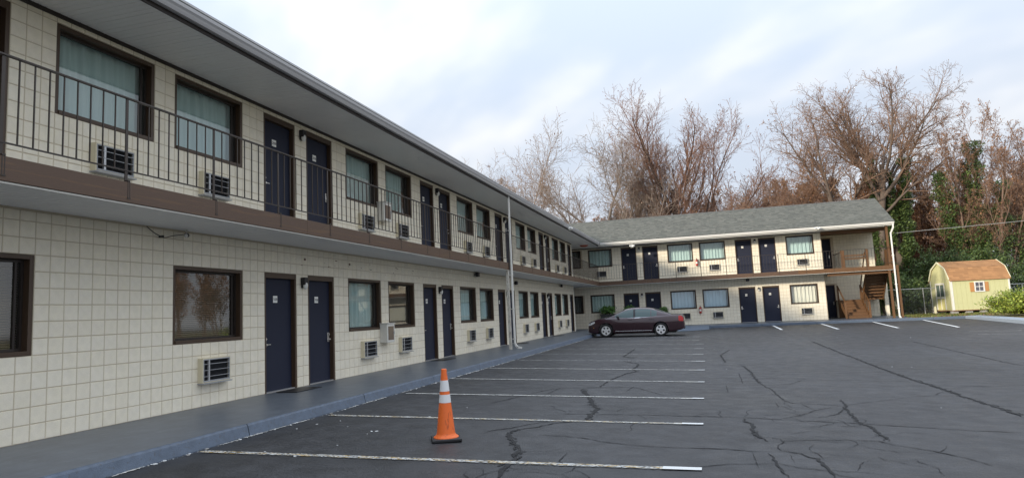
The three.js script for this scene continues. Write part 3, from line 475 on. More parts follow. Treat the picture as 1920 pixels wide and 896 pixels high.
{ const S = new Soup(); for (let i = 0; i < 75; i++) { const x = lerp(-3.2, EB + 0.13, i / 75), x2 = lerp(-3.2, EB + 0.13, (i + 1) / 75) - 0.01, p = roofPt(0, RIDGE), k = 0.85 + 0.25 * R(), c = [0.10 * k, 0.10 * k, 0.092 * k]; S.quad([x, p[1] - 0.055, p[2] + 0.14], [x2, p[1] - 0.05, p[2] + 0.14], [x2, p[1] + 0.028, p[2]], [x, p[1] + 0.022, p[2]], c); S.quad([x, p[1] + 0.022, p[2]], [x2, p[1] + 0.028, p[2]], [x2, p[1] - 0.05, p[2] - 0.14], [x, p[1] - 0.055, p[2] - 0.14], c); } mesh('ridge_cap', S.geo(), mat(1, 1, 1, 0.95, { vertexColors: true }), wingB); }
mesh('gable_board', new THREE.ExtrudeGeometry(new THREE.Shape([[EAVE, 5.44], [EAVE, 5.52], [EAVE - RIDGE + 0.07, 7.42], [EAVE - 2 * RIDGE, 5.52], [EAVE - 2 * RIDGE, 5.44]].map((p) => new THREE.Vector2(...p))), { depth: 0.03, bevelEnabled: false }).rotateY(-Math.PI / 2).translate(EB + 0.02, 0, 0), whiteTrim, wingB);
mesh('fascia', box(-32.4, ECOR - 0.03, 5.40, 5.60, EAVE - 0.03, EAVE - 0.004), trimDark, wingA);
mesh('fascia', box(EAVE - BX + 0.0, EB + 0.05, 5.40, 5.60, EAVE - 0.03, EAVE - 0.004), gutterWhite, wingB);
const gutterShape = new THREE.Shape([[0, 0], [0.075, 0], [0.090, 0.030], [0.100, 0.055], [0.122, 0.085], [0.128, 0.128], [0.120, 0.134], [0.112, 0.128], [0.112, 0.092], [0.088, 0.062], [0.068, 0.010], [0.006, 0.010], [0.006, 0.135], [0, 0.135]].map((p) => new THREE.Vector2(...p)));
function gut(wing, x0, x1, m) { // profile: shape x is outward, shape y is up, run along the wall
  const h = new THREE.ExtrudeGeometry(gutterShape, { depth: x1 - x0, bevelEnabled: false });
  h.applyMatrix4(new THREE.Matrix4().set(0, 0, 1, 0, 0, 1, 0, 0, -1, 0, 0, 0, 0, 0, 0, 1)).rotateY(Math.PI).translate(x1 , 5.455, EAVE); mesh('gutter', h, m, wing);
}
for (let x = -32; x < ECOR - 0.13; x += 6.1) gut(wingA, x + 0.002, Math.min(x + 6.1, ECOR - 0.13), gutterGrey);
for (let x = EAVE - BX + 0.13; x < EB; x += 6.1) gut(wingB, x + 0.002, Math.min(x + 6.1, EB + 0.1), gutterWhite);
mesh('drip_edge', box(-32, ECOR, 5.60, 5.665, EAVE + 0.05, EAVE + 0.085), gutterGrey, wingA);
mesh('drip_edge', box(EAVE - BX, EB + 0.1, 5.585, 5.64, EAVE + 0.05, EAVE + 0.085), gutterWhite, wingB);

// ---- railings
const balGeo = box(-0.0065, 0.0065, 3.205, 4.105, -0.0065, 0.0065), postGeo = merge([box(-0.019, 0.019, 3.06, 4.105, -0.006, 0.006), box(-0.019, -0.008, 2.85, 3.06, 0.032, 0.05), box(0.008, 0.019, 2.85, 3.06, 0.032, 0.05), box(-0.019, 0.019, 3.055, 3.075, -0.006, 0.05), box(-0.024, 0.024, 2.845, 2.862, 0.028, 0.054)]);
function railing(wing, xs, m, skipFirst) {
  const a = xs[0], b = xs[xs.length - 1], z = BAL - 0.02, r = mesh('railing', merge([rbox(a, b, 4.10, 4.122, z - 0.019, z + 0.019, 0.004), box(a, b, 3.193, 3.207, z - 0.012, z + 0.012)]), m, wing);
  xs.forEach((x, i) => { if (!(skipFirst && !i)) { const p = mesh('post', postGeo, m, r); p.position.set(x, 0, z); } if (i < xs.length - 1) { const n = Math.max(1, Math.round((xs[i + 1] - x) / 0.1694)); for (let k = 1; k < n; k++) { const q = mesh('baluster', balGeo, m, r); q.position.set(lerp(x, xs[i + 1], k / n), 0, z); } } });
}
{ const xs = []; for (let i = -2; i < 25; i++) { const x = -1.14 + 1.524 * i; if (x < CORN - 0.5) xs.push(x); } xs.push(CORN + 0.02); railing(wingA, xs, railBrown);
  const xb = [BAL - BX - 0.02]; for (let i = 0; i < 9; i++) xb.push(3.08 - BX + 1.54 * i); xb.push(EB - 1.55, EB - 0.05); railing(wingB, xb, railBrown, true); }

// ---- downspouts and the post beside the near one
function downspout(wing, x, z, m, y1, name) {
  const g = [rbox(x - 0.04, x + 0.04, 0.16, y1, z - 0.03, z + 0.03, 0.01)];
  g.push(bar([x, 0.2, z], [x, 0.06, z + 0.09], 0.08, 0.06), bar([x, 0.075, z + 0.07], [x, 0.045, z + 0.24], 0.08, 0.06));
  const d = mesh('downspout', merge(g), m, wing); for (const y of [0.35, 1.4, 2.6, 4.2]) mesh('strap', box(x - 0.05, x + 0.05, y, y + 0.03, z - 0.07, z + 0.036), whiteTrim, d); return d;
}
downspout(wingA, 16.93, BAL + 0.085, gutterWhite, 5.47);
{ const pm = mat(1, 1, 1, 0.6, { map: rustTex([0.80, 0.79, 0.75], [0.36, 0.24, 0.17], 0.16, 9, 6.6) }); mesh('support_post', box(16.74, 16.83, 0.004, 2.80, BAL - 0.08, BAL + 0.01), pm, wingA); mesh('support_post', box(16.76, 16.85, 2.80, 3.5, BAL + 0.03, BAL + 0.05), trimDark, wingA); }
// small scars and old anchor holes left in the paint above the lower openings
{ const rr = rng(66), sc = []; for (let i = 0; i < 34; i++) { const k = 27 + rr() * 40, y = 2.42 + rr() * 0.22 - (k - 27) * 0.002, w = 0.012 + Math.pow(rr(), 2) * 0.10; sc.push(rbox(k * M, k * M + w, y, y + 0.008 + rr() * 0.012, 0.0006, 0.0026, 0.001)); } for (const k of [29.3, 38.2]) sc.push(rbox(k * M, k * M + 0.05, 2.53, 2.575, 0.001, 0.02, 0.004)); mesh('paint_scars', merge(sc), mat(0.20, 0.14, 0.10, 0.8), wingA).userData.kind = 'stuff'; }
// ---------------------------------------------------------------- stair bay at the end of the rear wing (rear-wing coordinates)
{
  const w = wingB, zb = -3.15, x0 = LB + 0.03, x1 = 18.62 - BX;
  // block wall at the back of the bay with a dark door on each floor
  const opsS = [{ f: 0, k: (x0 + 0.32) / M, w: 3.6, y0: 0, h: 10.6 }, { f: 1, k: (x0 + 0.32) / M, w: 3.6, y0: UP, h: 10.6 }];
  for (let f = 0; f < 2; f++) {
    const s = new THREE.Shape([[x0, f ? 3.0 : -0.3], [x1, f ? 3.0 : -0.3], [x1, f ? SOF2 : 3.0], [x0, f ? SOF2 : 3.0]].map((p) => new THREE.Vector2(...p))), o = opsS[f], h = new THREE.Path(), a = o.k * M, b = a + o.w * M, c = Math.max(o.y0, 0.003), d = o.y0 + o.h * M; h.moveTo(a, c); h.lineTo(a, d); h.lineTo(b, d); h.lineTo(b, c); h.closePath(); s.holes.push(h);
    mesh('wall', new THREE.ExtrudeGeometry(s, { depth: 0.19, bevelEnabled: false }).translate(0, 0, zb - 0.2), mortar, w);
    const S = new Soup(), rr = rng(6 + f); for (let x = x0; x < x1 - 0.05; x += M) for (let j = 0; j < (f ? 12 : 15); j++) { const y0 = (f ? UP : 0) + j * M, y1 = Math.min(y0 + M, f ? SOF2 : 3.0), xe = Math.min(x + M, x1); if (y1 - y0 < 0.04 || (x < b - 0.03 && xe > a + 0.03 && y0 < d - 0.05)) continue; const t = 0.93 + 0.1 * rr(); blockFaces(S, x + JT / 2, xe - JT / 2, y0 + JT / 2, y1 - JT / 2, zb, [0.86 * t, 0.80 * t, 0.655 * t], rr() * 3, rr() * 4); }
    mesh('block_wall', S.geo(), blockVC, w).userData.kind = 'stuff';
    const door = mesh('door', rbox(a + 0.03, b - 0.03, o.y0 + 0.012, d - 0.06, zb - 0.13, zb - 0.09, 0.004), doorBlue, w);
    mesh('door_frame', merge([box(a, a + 0.03, o.y0 + 0.006, d, zb - 0.16, zb + 0.004), box(b - 0.03, b, o.y0 + 0.006, d, zb - 0.16, zb + 0.004), box(a + 0.03, b - 0.03, d - 0.06, d, zb - 0.16, zb + 0.002)]), trimBrown, door);
    mesh('lock', rbox(b - 0.16, b - 0.1, o.y0 + 0.85, o.y0 + 1.05, zb - 0.09, zb - 0.07, 0.006), steel, door);
  }
  mesh('gable_pier', box(EB + 0.15, EB + 0.36, -0.3, 2.2, -3.0, -2.8), wallPlain, w);
  // lower flight rising to the back, landing, upper flight returning to the balcony
  const st = mesh('staircase', box(15.9 - BX + 0.05, 18.5 - BX, 1.075, 1.13, -3.10, -1.75), woodOrange, w);
  const sx0 = 16.05 - BX, sx1 = 17.25 - BX;
  for (let i = 0; i < 6; i++) { const z = 0.25 - i * 0.33; mesh('riser', box(sx0, sx1, i * 0.18 + 0.004, i * 0.18 + 0.155, z - 0.03, z), woodOrange, st); mesh('tread', rbox(sx0 - 0.02, sx1 + 0.02, i * 0.18 + 0.156, i * 0.18 + 0.19, z - 0.34, z + 0.025, 0.006), woodOrange, st); }
  const ux0 = 17.38 - BX, ux1 = 18.5 - BX;
  for (let i = 0; i < 10; i++) { const y = 1.13 + (i + 1) * 0.19, z = -1.75 + i * 0.205; mesh('tread', box(ux0, ux1, y - 0.045, y, z, z + 0.26), woodOrange, st); mesh('riser', box(ux0, ux1, y - 0.19, y - 0.046, z + 0.0, z + 0.02), woodOrange, st); }
  const stringer = (x, a, b, m) => mesh('stringer', bar([x, a[0], a[1]], [x, b[0], b[1]], 0.045, 0.26), m, st);
  stringer(sx0 - 0.045, [0.12, 0.22], [1.1, -1.65], woodOrange); stringer(sx1 + 0.045, [0.12, 0.22], [1.1, -1.65], woodOrange); stringer(ux0 - 0.03, [1.12, -1.7], [2.86, 0.18], woodOrange); stringer(ux1 + 0.03, [1.12, -1.7], [2.86, 0.18], woodOrange);
  for (const [x, z, h] of [[sx0 - 0.06, 0.29, 1.0], [sx1 + 0.06, 0.29, 1.0]]) mesh('newel_post', rbox(x - 0.055, x + 0.055, 0.004, h, z - 0.055, z + 0.055, 0.01), woodOrange, st);
  for (const x of [sx0 - 0.06, sx1 + 0.06]) { mesh('handrail', bar([x, 0.98, 0.29], [x, 2.0, -1.7], 0.05, 0.09), x < sx1 ? woodOrange : woodOrange, st); mesh('newel_post', box(x - 0.045, x + 0.045, 1.13, 2.05, -1.8, -1.71), woodOrange, st); }
  mesh('handrail', bar([ux0 - 0.03, 2.05, -1.75], [ux0 - 0.03, 3.95, 0.2], 0.05, 0.09), woodOrange, st);
  for (let i = 0; i < 5; i++) { const t = i / 5 + 0.08; mesh('baluster', bar([sx1 + 0.06, lerp(0.3, 1.2, t), lerp(0.29, -1.7, t)], [sx1 + 0.06, lerp(0.95, 2.0, t), lerp(0.29, -1.7, t)], 0.035), woodOrange, st); }
  mesh('landing_skirt', box(15.9 - BX + 0.05, 17.3 - BX, 0.0, 1.07, -1.80, -1.77), woodOrange, st);
  // timber guard round the stair opening upstairs
  const g = mesh('guard_rail', merge([box(16.15 - BX, 17.45 - BX, 3.58, 3.68, 0.12, 0.16), box(16.15 - BX, 17.45 - BX, 3.76, 3.86, 0.12, 0.16)]), woodOrange, w);
  mesh('post', box(16.02 - BX, 16.22 - BX, 3.052, 4.15, 0.10, 0.20), woodOrange, g); mesh('post', box(17.40 - BX, 17.54 - BX, 3.052, 4.15, 0.10, 0.20), woodOrange, g);
  for (let i = 0; i < 7; i++) { const z = -2.5 + i * 0.38; mesh('baluster', box(16.08 - BX, 16.1 - BX, 3.052, 4.05, z, z + 0.02), railBrown, g); }
  mesh('top_rail', box(16.07 - BX, 16.11 - BX, 4.05, 4.09, -2.6, 0.1), railBrown, g);
  for (let i = 0; i < 7; i++) { const z = 0.2 + i * 0.14 - 1.6; mesh('lattice_bar', bar([EB - 0.02, 3.06, z], [EB - 0.02, 4.1, z + 0.5], 0.02, 0.05), woodOrange, g); }
  // corner posts of the bay and the end downspout
  for (const [x, y0, y1, z] of [[EB - 0.36, -0.05, 2.80, BAL - 0.10], [EB + 0.06, -0.05, 3.05, BAL - 0.03], [EB - 0.28, 3.052, SOF2, BAL - 0.12]]) mesh('support_post', box(x - 0.06, x + 0.06, y0, y1, z - 0.06, z + 0.06), woodOrange, w);
  const d = mesh('downspout', merge([rbox(EB - 0.16, EB - 0.08, 0.03, 4.95, BAL + 0.06, BAL + 0.12, 0.01), bar([EB - 0.12, 4.93, BAL + 0.09], [EB + 0.02, 5.25, BAL + 0.16], 0.08, 0.06), bar([EB + 0.02, 5.22, BAL + 0.16], [EB + 0.03, 5.46, BAL + 0.17], 0.08, 0.06), bar([EB - 0.12, 0.06, BAL + 0.08], [EB - 0.10, -0.02, BAL + 0.26], 0.08, 0.06)]), gutterWhite, w);
  for (const y of [0.5, 1.9, 3.6]) mesh('strap', box(EB - 0.20, EB - 0.06, y, y + 0.03, BAL + 0.045, BAL + 0.125), gutterWhite, d);
}

// ---------------------------------------------------------------- things fixed to the walls
const place = (wing, x, y, z) => { const p = wallPt(wing, x, y, z); return [p.x, p.y, p.z]; };
const turnOf = (wing) => wing.rotation.y;
const ORD = ['nearest', 'second', 'third', 'fourth', 'fifth', 'sixth', 'seventh', 'eighth', 'ninth', 'tenth', 'eleventh', 'twelfth', 'thirteenth'];
const acSrc = (() => { // sleeve box with grey grille; origin at lower left on the wall face
  const t = thing('air_conditioner', '', 'air conditioner', [0, 0, 0], 0, 'through-wall air conditioners'); const W = 3.2 * M, H = 0.39, D = 0.095;
  mesh('sleeve', merge([box(0, 0.018, 0, H, -0.006, D), box(W - 0.018, W, 0, H, -0.006, D), box(0.018, W - 0.018, H - 0.018, H, -0.006, D), box(0.018, W - 0.018, 0, 0.014, -0.006, D)]), sleeveCream, t);
  mesh('coil', box(0.018, W - 0.018, 0.014, H - 0.018, 0.005, 0.035), darkFin, t);
  const fins = []; for (let i = 0; i < 24; i++) fins.push(new THREE.BoxGeometry(W - 0.05, 0.003, 0.022).rotateX(0.5).translate(W / 2, 0.025 + i * 0.0145, 0.05)); mesh('fins', merge(fins), darkFin, t);
  mesh('grille_frame', merge([box(0.018, W - 0.018, 0.014, 0.034, 0.068, D + 0.006), box(0.018, W - 0.018, H - 0.034, H - 0.018, 0.068, D + 0.004), box(0.018, 0.030, 0.034, H - 0.034, 0.068, D + 0.004), box(W - 0.030, W - 0.018, 0.034, H - 0.034, 0.068, D + 0.004)]), greyPaint, t);
  mesh('mullion', box(0.132, 0.164, 0.034, H - 0.034, 0.067, D + 0.002), alu, t);
  for (let i = 1; i < 4; i++) mesh('grille_bar', box(0.030, W - 0.030, H * i / 4 - 0.004, H * i / 4 + 0.004, D - 0.012, D + 0.005), greyPaint, t);
  mesh('drip_tray', box(-0.01, W + 0.01, -0.018, -0.002, -0.004, D + 0.03), greyPaint, t); return t;
})();
let acUsed = false; const putAC = (wing, k, y, label) => { const p = place(wing, k * M, y, 0.0); if (!acUsed) { acUsed = true; acSrc.position.set(...p); acSrc.rotation.y = turnOf(wing); acSrc.userData.label = label; } else copy(acSrc, label, p, turnOf(wing)); };
for (let f = 0; f < 2; f++) { const ks = opsA.filter((o) => o.t === 'window' && o.f === f && o.k > 0).map((o) => o.k).sort((a, b) => a - b); ks.forEach((k, i) => putAC(wingA, k + 2.6, f ? UP + 0.36 : 0.38, `grilled air conditioner, ${ORD[i]} from the camera in the ${f ? 'upper' : 'lower'} row of the long wing`)); }
for (let f = 0; f < 2; f++) [0, 26, 36, 62].forEach((k, i) => { if (f || k) putAC(wingB, k + 2.7, f ? UP + 0.36 : 0.38, `grilled air conditioner, ${['first', 'second', 'third', 'fourth'][f ? i : i - 1]} from the left on the ${f ? 'upper' : 'lower'} floor of the rear wing`); });
const lampSrc = (() => { const t = thing('wall_lamp', '', 'wall lamp', [0, 0, 0], 0, 'jelly-jar wall lamps between doors'); mesh('housing', merge([rbox(-0.065, 0.065, 0.06, 0.21, 0, 0.10, 0.012), rbox(-0.055, 0.055, 0.0, 0.07, 0, 0.03, 0.008)]), black, t); mesh('lens', new THREE.SphereGeometry(0.058, 12, 8).scale(0.95, 1.35, 0.8).translate(0, 0.045, 0.072), new THREE.MeshPhysicalMaterial({ color: lin(0.72, 0.72, 0.68), roughness: 0.35 }), t); return t; })();
let lampUsed = false; const putLamp = (wing, k, y, label) => { const p = place(wing, k * M, y, 0.002); if (!lampUsed) { lampUsed = true; lampSrc.position.set(...p); lampSrc.rotation.y = turnOf(wing); lampSrc.userData.label = label; } else copy(lampSrc, label, p, turnOf(wing)); };
for (let f = 0; f < 2; f++) { for (let i = 0; i < 4; i++) putLamp(wingA, 29 + 36 * i, (f ? UP : 0) + 1.965, `black wall lamp, ${ORD[i]} from the camera on the ${f ? 'upper' : 'lower'} floor of the long wing`); [17, 53].forEach((k, i) => putLamp(wingB, k, (f ? UP : 0) + 1.965, `black wall lamp between the ${i ? 'right' : 'left'} ${f ? 'upper' : 'lower'} doors of the rear wing`)); }
// white cabinets between the first pair of windows
const cabGlass = mat(0.17, 0.13, 0.10, 0.15);
for (let f = 0; f < 2; f++) {
  const t = thing('extinguisher_cabinet', f ? 'white extinguisher cabinet on the upper floor behind the railing' : 'white extinguisher cabinet between the two lower windows past the first doors', 'cabinet', place(wingA, 45.4 * M, (f ? UP : 0) + 0.68, 0.002), Math.PI / 2, 'white extinguisher cabinets');
  mesh('cabinet_body', rbox(0, 0.42, 0, 0.47, 0, 0.2, 0.01), whiteTrim, t); mesh('glass_front', box(0.06, 0.36, 0.06, 0.40, 0.2, 0.206), cabGlass, t); mesh('latch', box(0.34, 0.375, 0.2, 0.27, 0.206, 0.222), alu, t); mesh('hood', box(-0.02, 0.44, 0.47, 0.485, -0.001, 0.225), whiteTrim, t);
}
// fire extinguishers on the rear wing
for (let f = 0; f < 2; f++) {
  const t = thing('fire_extinguisher', `red fire extinguisher in a bracket on the ${f ? 'upper' : 'lower'} floor of the rear wing`, 'fire extinguisher', place(wingB, 35 * M, (f ? UP : 0) + 0.72, 0.0), 0, 'fire extinguishers');
  mesh('cylinder', new THREE.LatheGeometry([[0, 0], [0.07, 0.0], [0.078, 0.02], [0.078, 0.30], [0.06, 0.355], [0.025, 0.38], [0.02, 0.41], [0, 0.41]].map((p) => new THREE.Vector2(...p)), 16).translate(0, 0, 0.105), mat(0.42, 0.030, 0.020, 0.35), t);
  mesh('label_band', new THREE.CylinderGeometry(0.0795, 0.0795, 0.13, 16, 1, true, -0.9, 1.8).translate(0, 0.19, 0.105), mat(0.75, 0.73, 0.68, 0.5), t); mesh('valve', merge([rbox(-0.025, 0.025, 0.40, 0.44, 0.08, 0.13, 0.006), bar([0, 0.44, 0.10], [0, 0.455, 0.19], 0.02, 0.012)]), black, t); mesh('hose', tube([[0.02, 0.42, 0.11], [0.09, 0.38, 0.12], [0.10, 0.25, 0.12], [0.095, 0.12, 0.12]], 0.011, 6), black, t);
  mesh('bracket', merge([box(-0.03, 0.03, 0.0, 0.46, 0.0, 0.027), box(-0.06, 0.06, -0.012, -0.001, 0.0, 0.17)]), mat(0.25, 0.06, 0.045, 0.5), t);
}
// security camera with its slack cable, flood lamps
{
  const t = thing('security_camera', 'small dark bullet camera hung under the balcony near the first door', 'camera', place(wingA, 12.5 * M, 2.70, 0.05), Math.PI / 2);
  mesh('camera_body', new THREE.CapsuleGeometry(0.035, 0.09, 4, 10).rotateX(Math.PI / 2).rotateY(-1.0).rotateX(0.2).translate(0, 0, 0.1), black, t); mesh('lens', cyl(0.03, 0.03, 0.02, 12, 0, 0, 0).rotateX(Math.PI / 2).translate(-0.085, -0.02, 0.155), mat(0.6, 0.6, 0.58, 0.3), t); mesh('bracket', bar([0.0, 0.02, 0.09], [0.05, 0.09, 0.06], 0.018), mat(0.55, 0.54, 0.5, 0.4), t);
  const c = tag(mesh('camera_cable', merge([tube([[9.3, 2.775, 0.02], [9.9, 2.70, 0.03], [10.5, 2.655, 0.035], [10.9, 2.64, 0.035], [11.6, 2.68, 0.06], [12.4, 2.71, 0.10]].map(([k, y, z]) => place(wingA, k * M, y, z)), 0.006, 6, 30), new THREE.CapsuleGeometry(0.016, 0.07, 3, 8).rotateX(Math.PI / 2 + 0.2).translate(...place(wingA, 10.6 * M, 2.65, 0.035))]), black), 'slack black cable looping from the wall to the bullet camera', 'cable');
  const flood = (wing, k, y, z, label, m, white) => { const f = thing('flood_lamp', label, 'flood lamp', place(wing, k, y, z), turnOf(wing), 'flood lamps'); mesh('lamp_head', rbox(-0.10, 0.10, -0.08, 0.08, 0.06, 0.16, 0.015), m, f); mesh('lamp_face', box(-0.085, 0.085, -0.065, 0.065, 0.16, 0.166), white ? mat(0.7, 0.7, 0.66, 0.3) : darkFin, f); mesh('arm', box(-0.02, 0.02, -0.02, 0.02, 0, 0.07), m, f); return f; };
  flood(wingA, 81.6 * M, 2.69, 0.002, 'dark flood lamp on the long wing wall left of the white downspout', black); flood(wingA, 106.5 * M, 2.55, 0.002, 'boxy dark flood lamp on the wall just past the white downspout', black); flood(wingA, 153 * M, 2.68, 0.002, 'small dark flood lamp near the far end of the long wing', black);
  flood(wingB, 49.9 * M, 2.68, 0.002, 'dark flood lamp under the balcony between the right doors of the rear wing', black);
  const heads = (x, y, z, turn, label) => { const f = thing('twin_flood', label, 'flood lamp', [x, y, z], turn, 'white eave flood lamps'); mesh('base', cyl(0.06, 0.06, 0.03, 12, 0, 0, 0), gutterWhite, f); for (const s of [-1, 1]) mesh('lamp_head', new THREE.CylinderGeometry(0.085, 0.045, 0.17, 14).rotateX(-1.9).rotateY(s * 0.6).translate(s * 0.09, -0.06, 0.08), gutterWhite, f); };
  heads(1.47, 5.46, -27.3, Math.PI / 2, 'white twin flood lamp on the long wing gutter near the inner corner'); heads(3.52, 5.30, BZ + EAVE + 0.10, 0, 'white twin flood lamp on the rear gutter above the left doors'); heads(14.66, 5.56, BZ + EAVE + 0.16, 0, 'white twin flood lamp on the rear gutter near the stair');
  mesh('alarm_dome', new THREE.SphereGeometry(0.28, 18, 8, 0, 6.2832, Math.PI / 2, Math.PI / 2).scale(1, 0.42, 1).translate(0.55, SOF2, -36.75), mat(0.50, 0.12, 0.06, 0.5)); tag(scene.children[scene.children.length - 1], 'orange-red domed ceiling lamp under the eave at the inner corner', 'ceiling lamp');
}
// rubber mats in front of doors
{ const mg = rbox(0, 0.84, 0.002, 0.016, 0, 0.44, 0.005); [[23.5, 'black rubber mat in front of the nearest blue door'], [59.4, 'black rubber mat at the third door along the long wing'], [102.3, 'black rubber mat just beyond the white downspout'], [138.2, 'black rubber mat at the far doors of the long wing']].forEach(([k, l]) => { const p = place(wingA, k * M + 0.05, 0, 0.12), m = mesh('door_mat', mg, black); m.position.set(...p); m.rotation.y = Math.PI / 2; tag(m, l, 'door mat', 'door mats'); }); }
// ---------------------------------------------------------------- traffic cone
{
  const x = 4.78, z = -1.55, t = thing('traffic_cone', 'orange traffic cone with two white reflective collars on black base', 'traffic cone', [x, lotY(x, z) + 0.004, z], 0.45);
  const org = mat(0.88, 0.165, 0.026, 0.5, { bumpMap: plasterBump, bumpScale: 0.0008, map: tex(256, 256, (u, v) => { const d = smooth(0.30, 0.5, tile((a, b) => fbm2(a * 9 + 2, b * 14, 5))(u, v)) * 0.35, g = 0.97 + 0.03 * grainF(u, v); return [g - d * 0.5, g - d * 0.55, g - d * 0.4]; }) }), ref = mat(0.70, 0.70, 0.70, 0.45, { bumpMap: plasterBump, bumpScale: 0.0006 });
  const r = (y) => lerp(0.118, 0.030, y / 0.83), ring = (a, b, o) => new THREE.LatheGeometry([[r(a) + o, a], [r(b) + o, b]].map((p) => new THREE.Vector2(...p)), 40);
  mesh('base', rbox(-0.175, 0.175, 0, 0.038, -0.175, 0.175, 0.012), black, t);
  mesh('cone_body', new THREE.LatheGeometry([[0.15, 0.036], [0.148, 0.048], [0.122, 0.062], [r(0.09), 0.09], [r(0.4), 0.4], [r(0.79), 0.79], [r(0.83) + 0.003, 0.822], [0.030, 0.832], [0.022, 0.835], [0.018, 0.82], [0.016, 0.5]].map((p) => new THREE.Vector2(...p)), 40), org, t);
  mesh('collar', ring(0.44, 0.535, 0.0022), ref, t); mesh('collar', ring(0.572, 0.70, 0.0022), ref, t);
}

// ---------------------------------------------------------------- parked saloon car (nose towards -x)
{
  const cx = 4.235, cz = -29.12, gy = (lotY(2.9, -28.4) + lotY(5.6, -28.4)) / 2, car = thing('parked_car', 'dark maroon four-door saloon car parked nose-in at the walkway corner', 'car', [cx + 0.10, gy, cz], 0); car.rotation.z = Math.atan2(lotY(5.6, -29) - lotY(2.9, -29), 2.7);
  const paint = new THREE.MeshPhysicalMaterial({ color: lin(0.028, 0.005, 0.011), roughness: 0.3, metalness: 0.2, clearcoat: 1, clearcoatRoughness: 0.04 });
  const rubber = mat(0.014, 0.014, 0.015, 0.8), chrome = mat(0.75, 0.75, 0.76, 0.12, { metalness: 1 }), rimM = mat(0.78, 0.78, 0.78, 0.3, { metalness: 0.5 }), cglass = new THREE.MeshPhysicalMaterial({ color: lin(0.035, 0.075, 0.075), roughness: 0.03, specularIntensity: 1, ior: 1.6 });
  const key = (T) => (x) => { let i = 0; while (i < T.length - 2 && x > T[i + 1][0]) i++; const [a, p] = T[i], [b, q] = T[i + 1]; let t = clamp((x - a) / (b - a), 0, 1); return lerp(p, q, t); };
  const smoothKey = (T) => { const c = new THREE.SplineCurve(T.map((p) => new THREE.Vector2(...p))), pts = c.getPoints(200); return key(pts.map((p) => [p.x, p.y])); };
  const shoulder = smoothKey([[-2.42, 0.60], [-2.36, 0.70], [-2.2, 0.79], [-1.8, 0.88], [-1.3, 0.945], [-0.6, 0.945], [0.3, 0.96], [1.2, 0.985], [1.8, 1.005], [2.25, 0.985], [2.37, 0.93], [2.42, 0.80]]);
  const crown = smoothKey([[-2.42, 0.62], [-2.36, 0.74], [-2.2, 0.84], [-1.8, 0.945], [-1.3, 1.01], [-0.6, 1.0], [0.3, 1.0], [1.2, 1.04], [1.8, 1.075], [2.25, 1.06], [2.37, 1.0], [2.42, 0.82]]);
  const half = smoothKey([[-2.42, 0.56], [-2.36, 0.70], [-2.2, 0.80], [-1.8, 0.88], [-1.2, 0.905], [0, 0.915], [1.2, 0.91], [1.8, 0.88], [2.2, 0.82], [2.37, 0.74], [2.42, 0.64]]);
  const low = smoothKey([[-2.42, 0.30], [-2.3, 0.22], [-1.9, 0.19], [-0.5, 0.185], [1.5, 0.20], [2.1, 0.26], [2.42, 0.36]]);
  const prof = (x) => { const w = half(x), l = low(x), s = shoulder(x), c = crown(x); return [[0, l], [w * 0.86, l], [w * 0.955, l + 0.03], [w * 0.975, l + 0.11], [w * 0.985, lerp(l, s, 0.42)], [w, lerp(l, s, 0.60)], [w * 0.995, lerp(l, s, 0.72)], [w * 0.985, lerp(l, s, 0.76)], [w * 0.975, s - 0.075], [w * 0.945, s - 0.015], [w * 0.90, lerp(s, c, 0.35)], [w * 0.6, lerp(s, c, 0.8)], [0, c]]; };
  const xs = []; for (let i = 0; i <= 70; i++) xs.push(-2.42 + 4.84 * (0.5 - 0.5 * Math.cos(Math.PI * i / 70)) * 1);
  const loft = (xs, prof) => {
    const p = [], idx = [], np = prof(xs[0]).length * 2 - 2; // full ring, mirrored
    xs.forEach((x) => { const h = prof(x), ring = [...h, ...h.slice(1, -1).reverse().map(([z, y]) => [-z, y])]; ring.forEach(([z, y]) => p.push(x, y, z)); });
    for (let i = 0; i < xs.length - 1; i++) for (let k = 0; k < np; k++) { const a = i * np + k, b = i * np + (k + 1) % np, c = a + np, d = b + np; idx.push(a, b, c, b, d, c); }
    for (const [i, f] of [[0, 1], [xs.length - 1, 0]]) { const base = i * np; for (let k = 1; k < np - 1; k++) f ? idx.push(base, base + k + 1, base + k) : idx.push(base, base + k, base + k + 1); }
    const g = new THREE.BufferGeometry(); g.setAttribute('position', new THREE.Float32BufferAttribute(p, 3)); g.setIndex(idx); g.computeVertexNormals(); g.setAttribute('uv', new THREE.BufferAttribute(new Float32Array(p.length / 3 * 2), 2)); return g;
  };
  const AX = [-1.46, 1.27], WR = 0.335;
  let body = new Brush(loft(xs, prof)); body.updateMatrixWorld();
  const ev = new Evaluator(); ev.attributes = ['position', 'normal', 'uv']; ev.useGroups = false;
  for (const a of AX) for (const s of [1, -1]) { const c = new Brush(new THREE.CylinderGeometry(0.385, 0.385, 0.5, 40).rotateX(Math.PI / 2)); c.position.set(a, WR + 0.015, s * 0.86); c.updateMatrixWorld(); body = ev.evaluate(body, c, SUBTRACTION); body.updateMatrixWorld(); }
  mesh('body', toCreasedNormals(clean(body.geometry), 0.6), paint, car);
  // cabin
  const cabTop = smoothKey([[-1.28, 1.0], [-0.9, 1.19], [-0.45, 1.385], [-0.15, 1.435], [0.25, 1.452], [0.65, 1.43], [1.0, 1.355], [1.35, 1.225], [1.78, 1.07]]);
  const cabW = smoothKey([[-1.28, 0.80], [-0.6, 0.845], [0.2, 0.86], [1.0, 0.84], [1.78, 0.74]]);
  const roofW = (x) => cabW(x) - 0.30 * clamp((cabTop(x) - 0.97) / 0.48, 0, 1);
  const belt = (x) => shoulder(x) - 0.03;
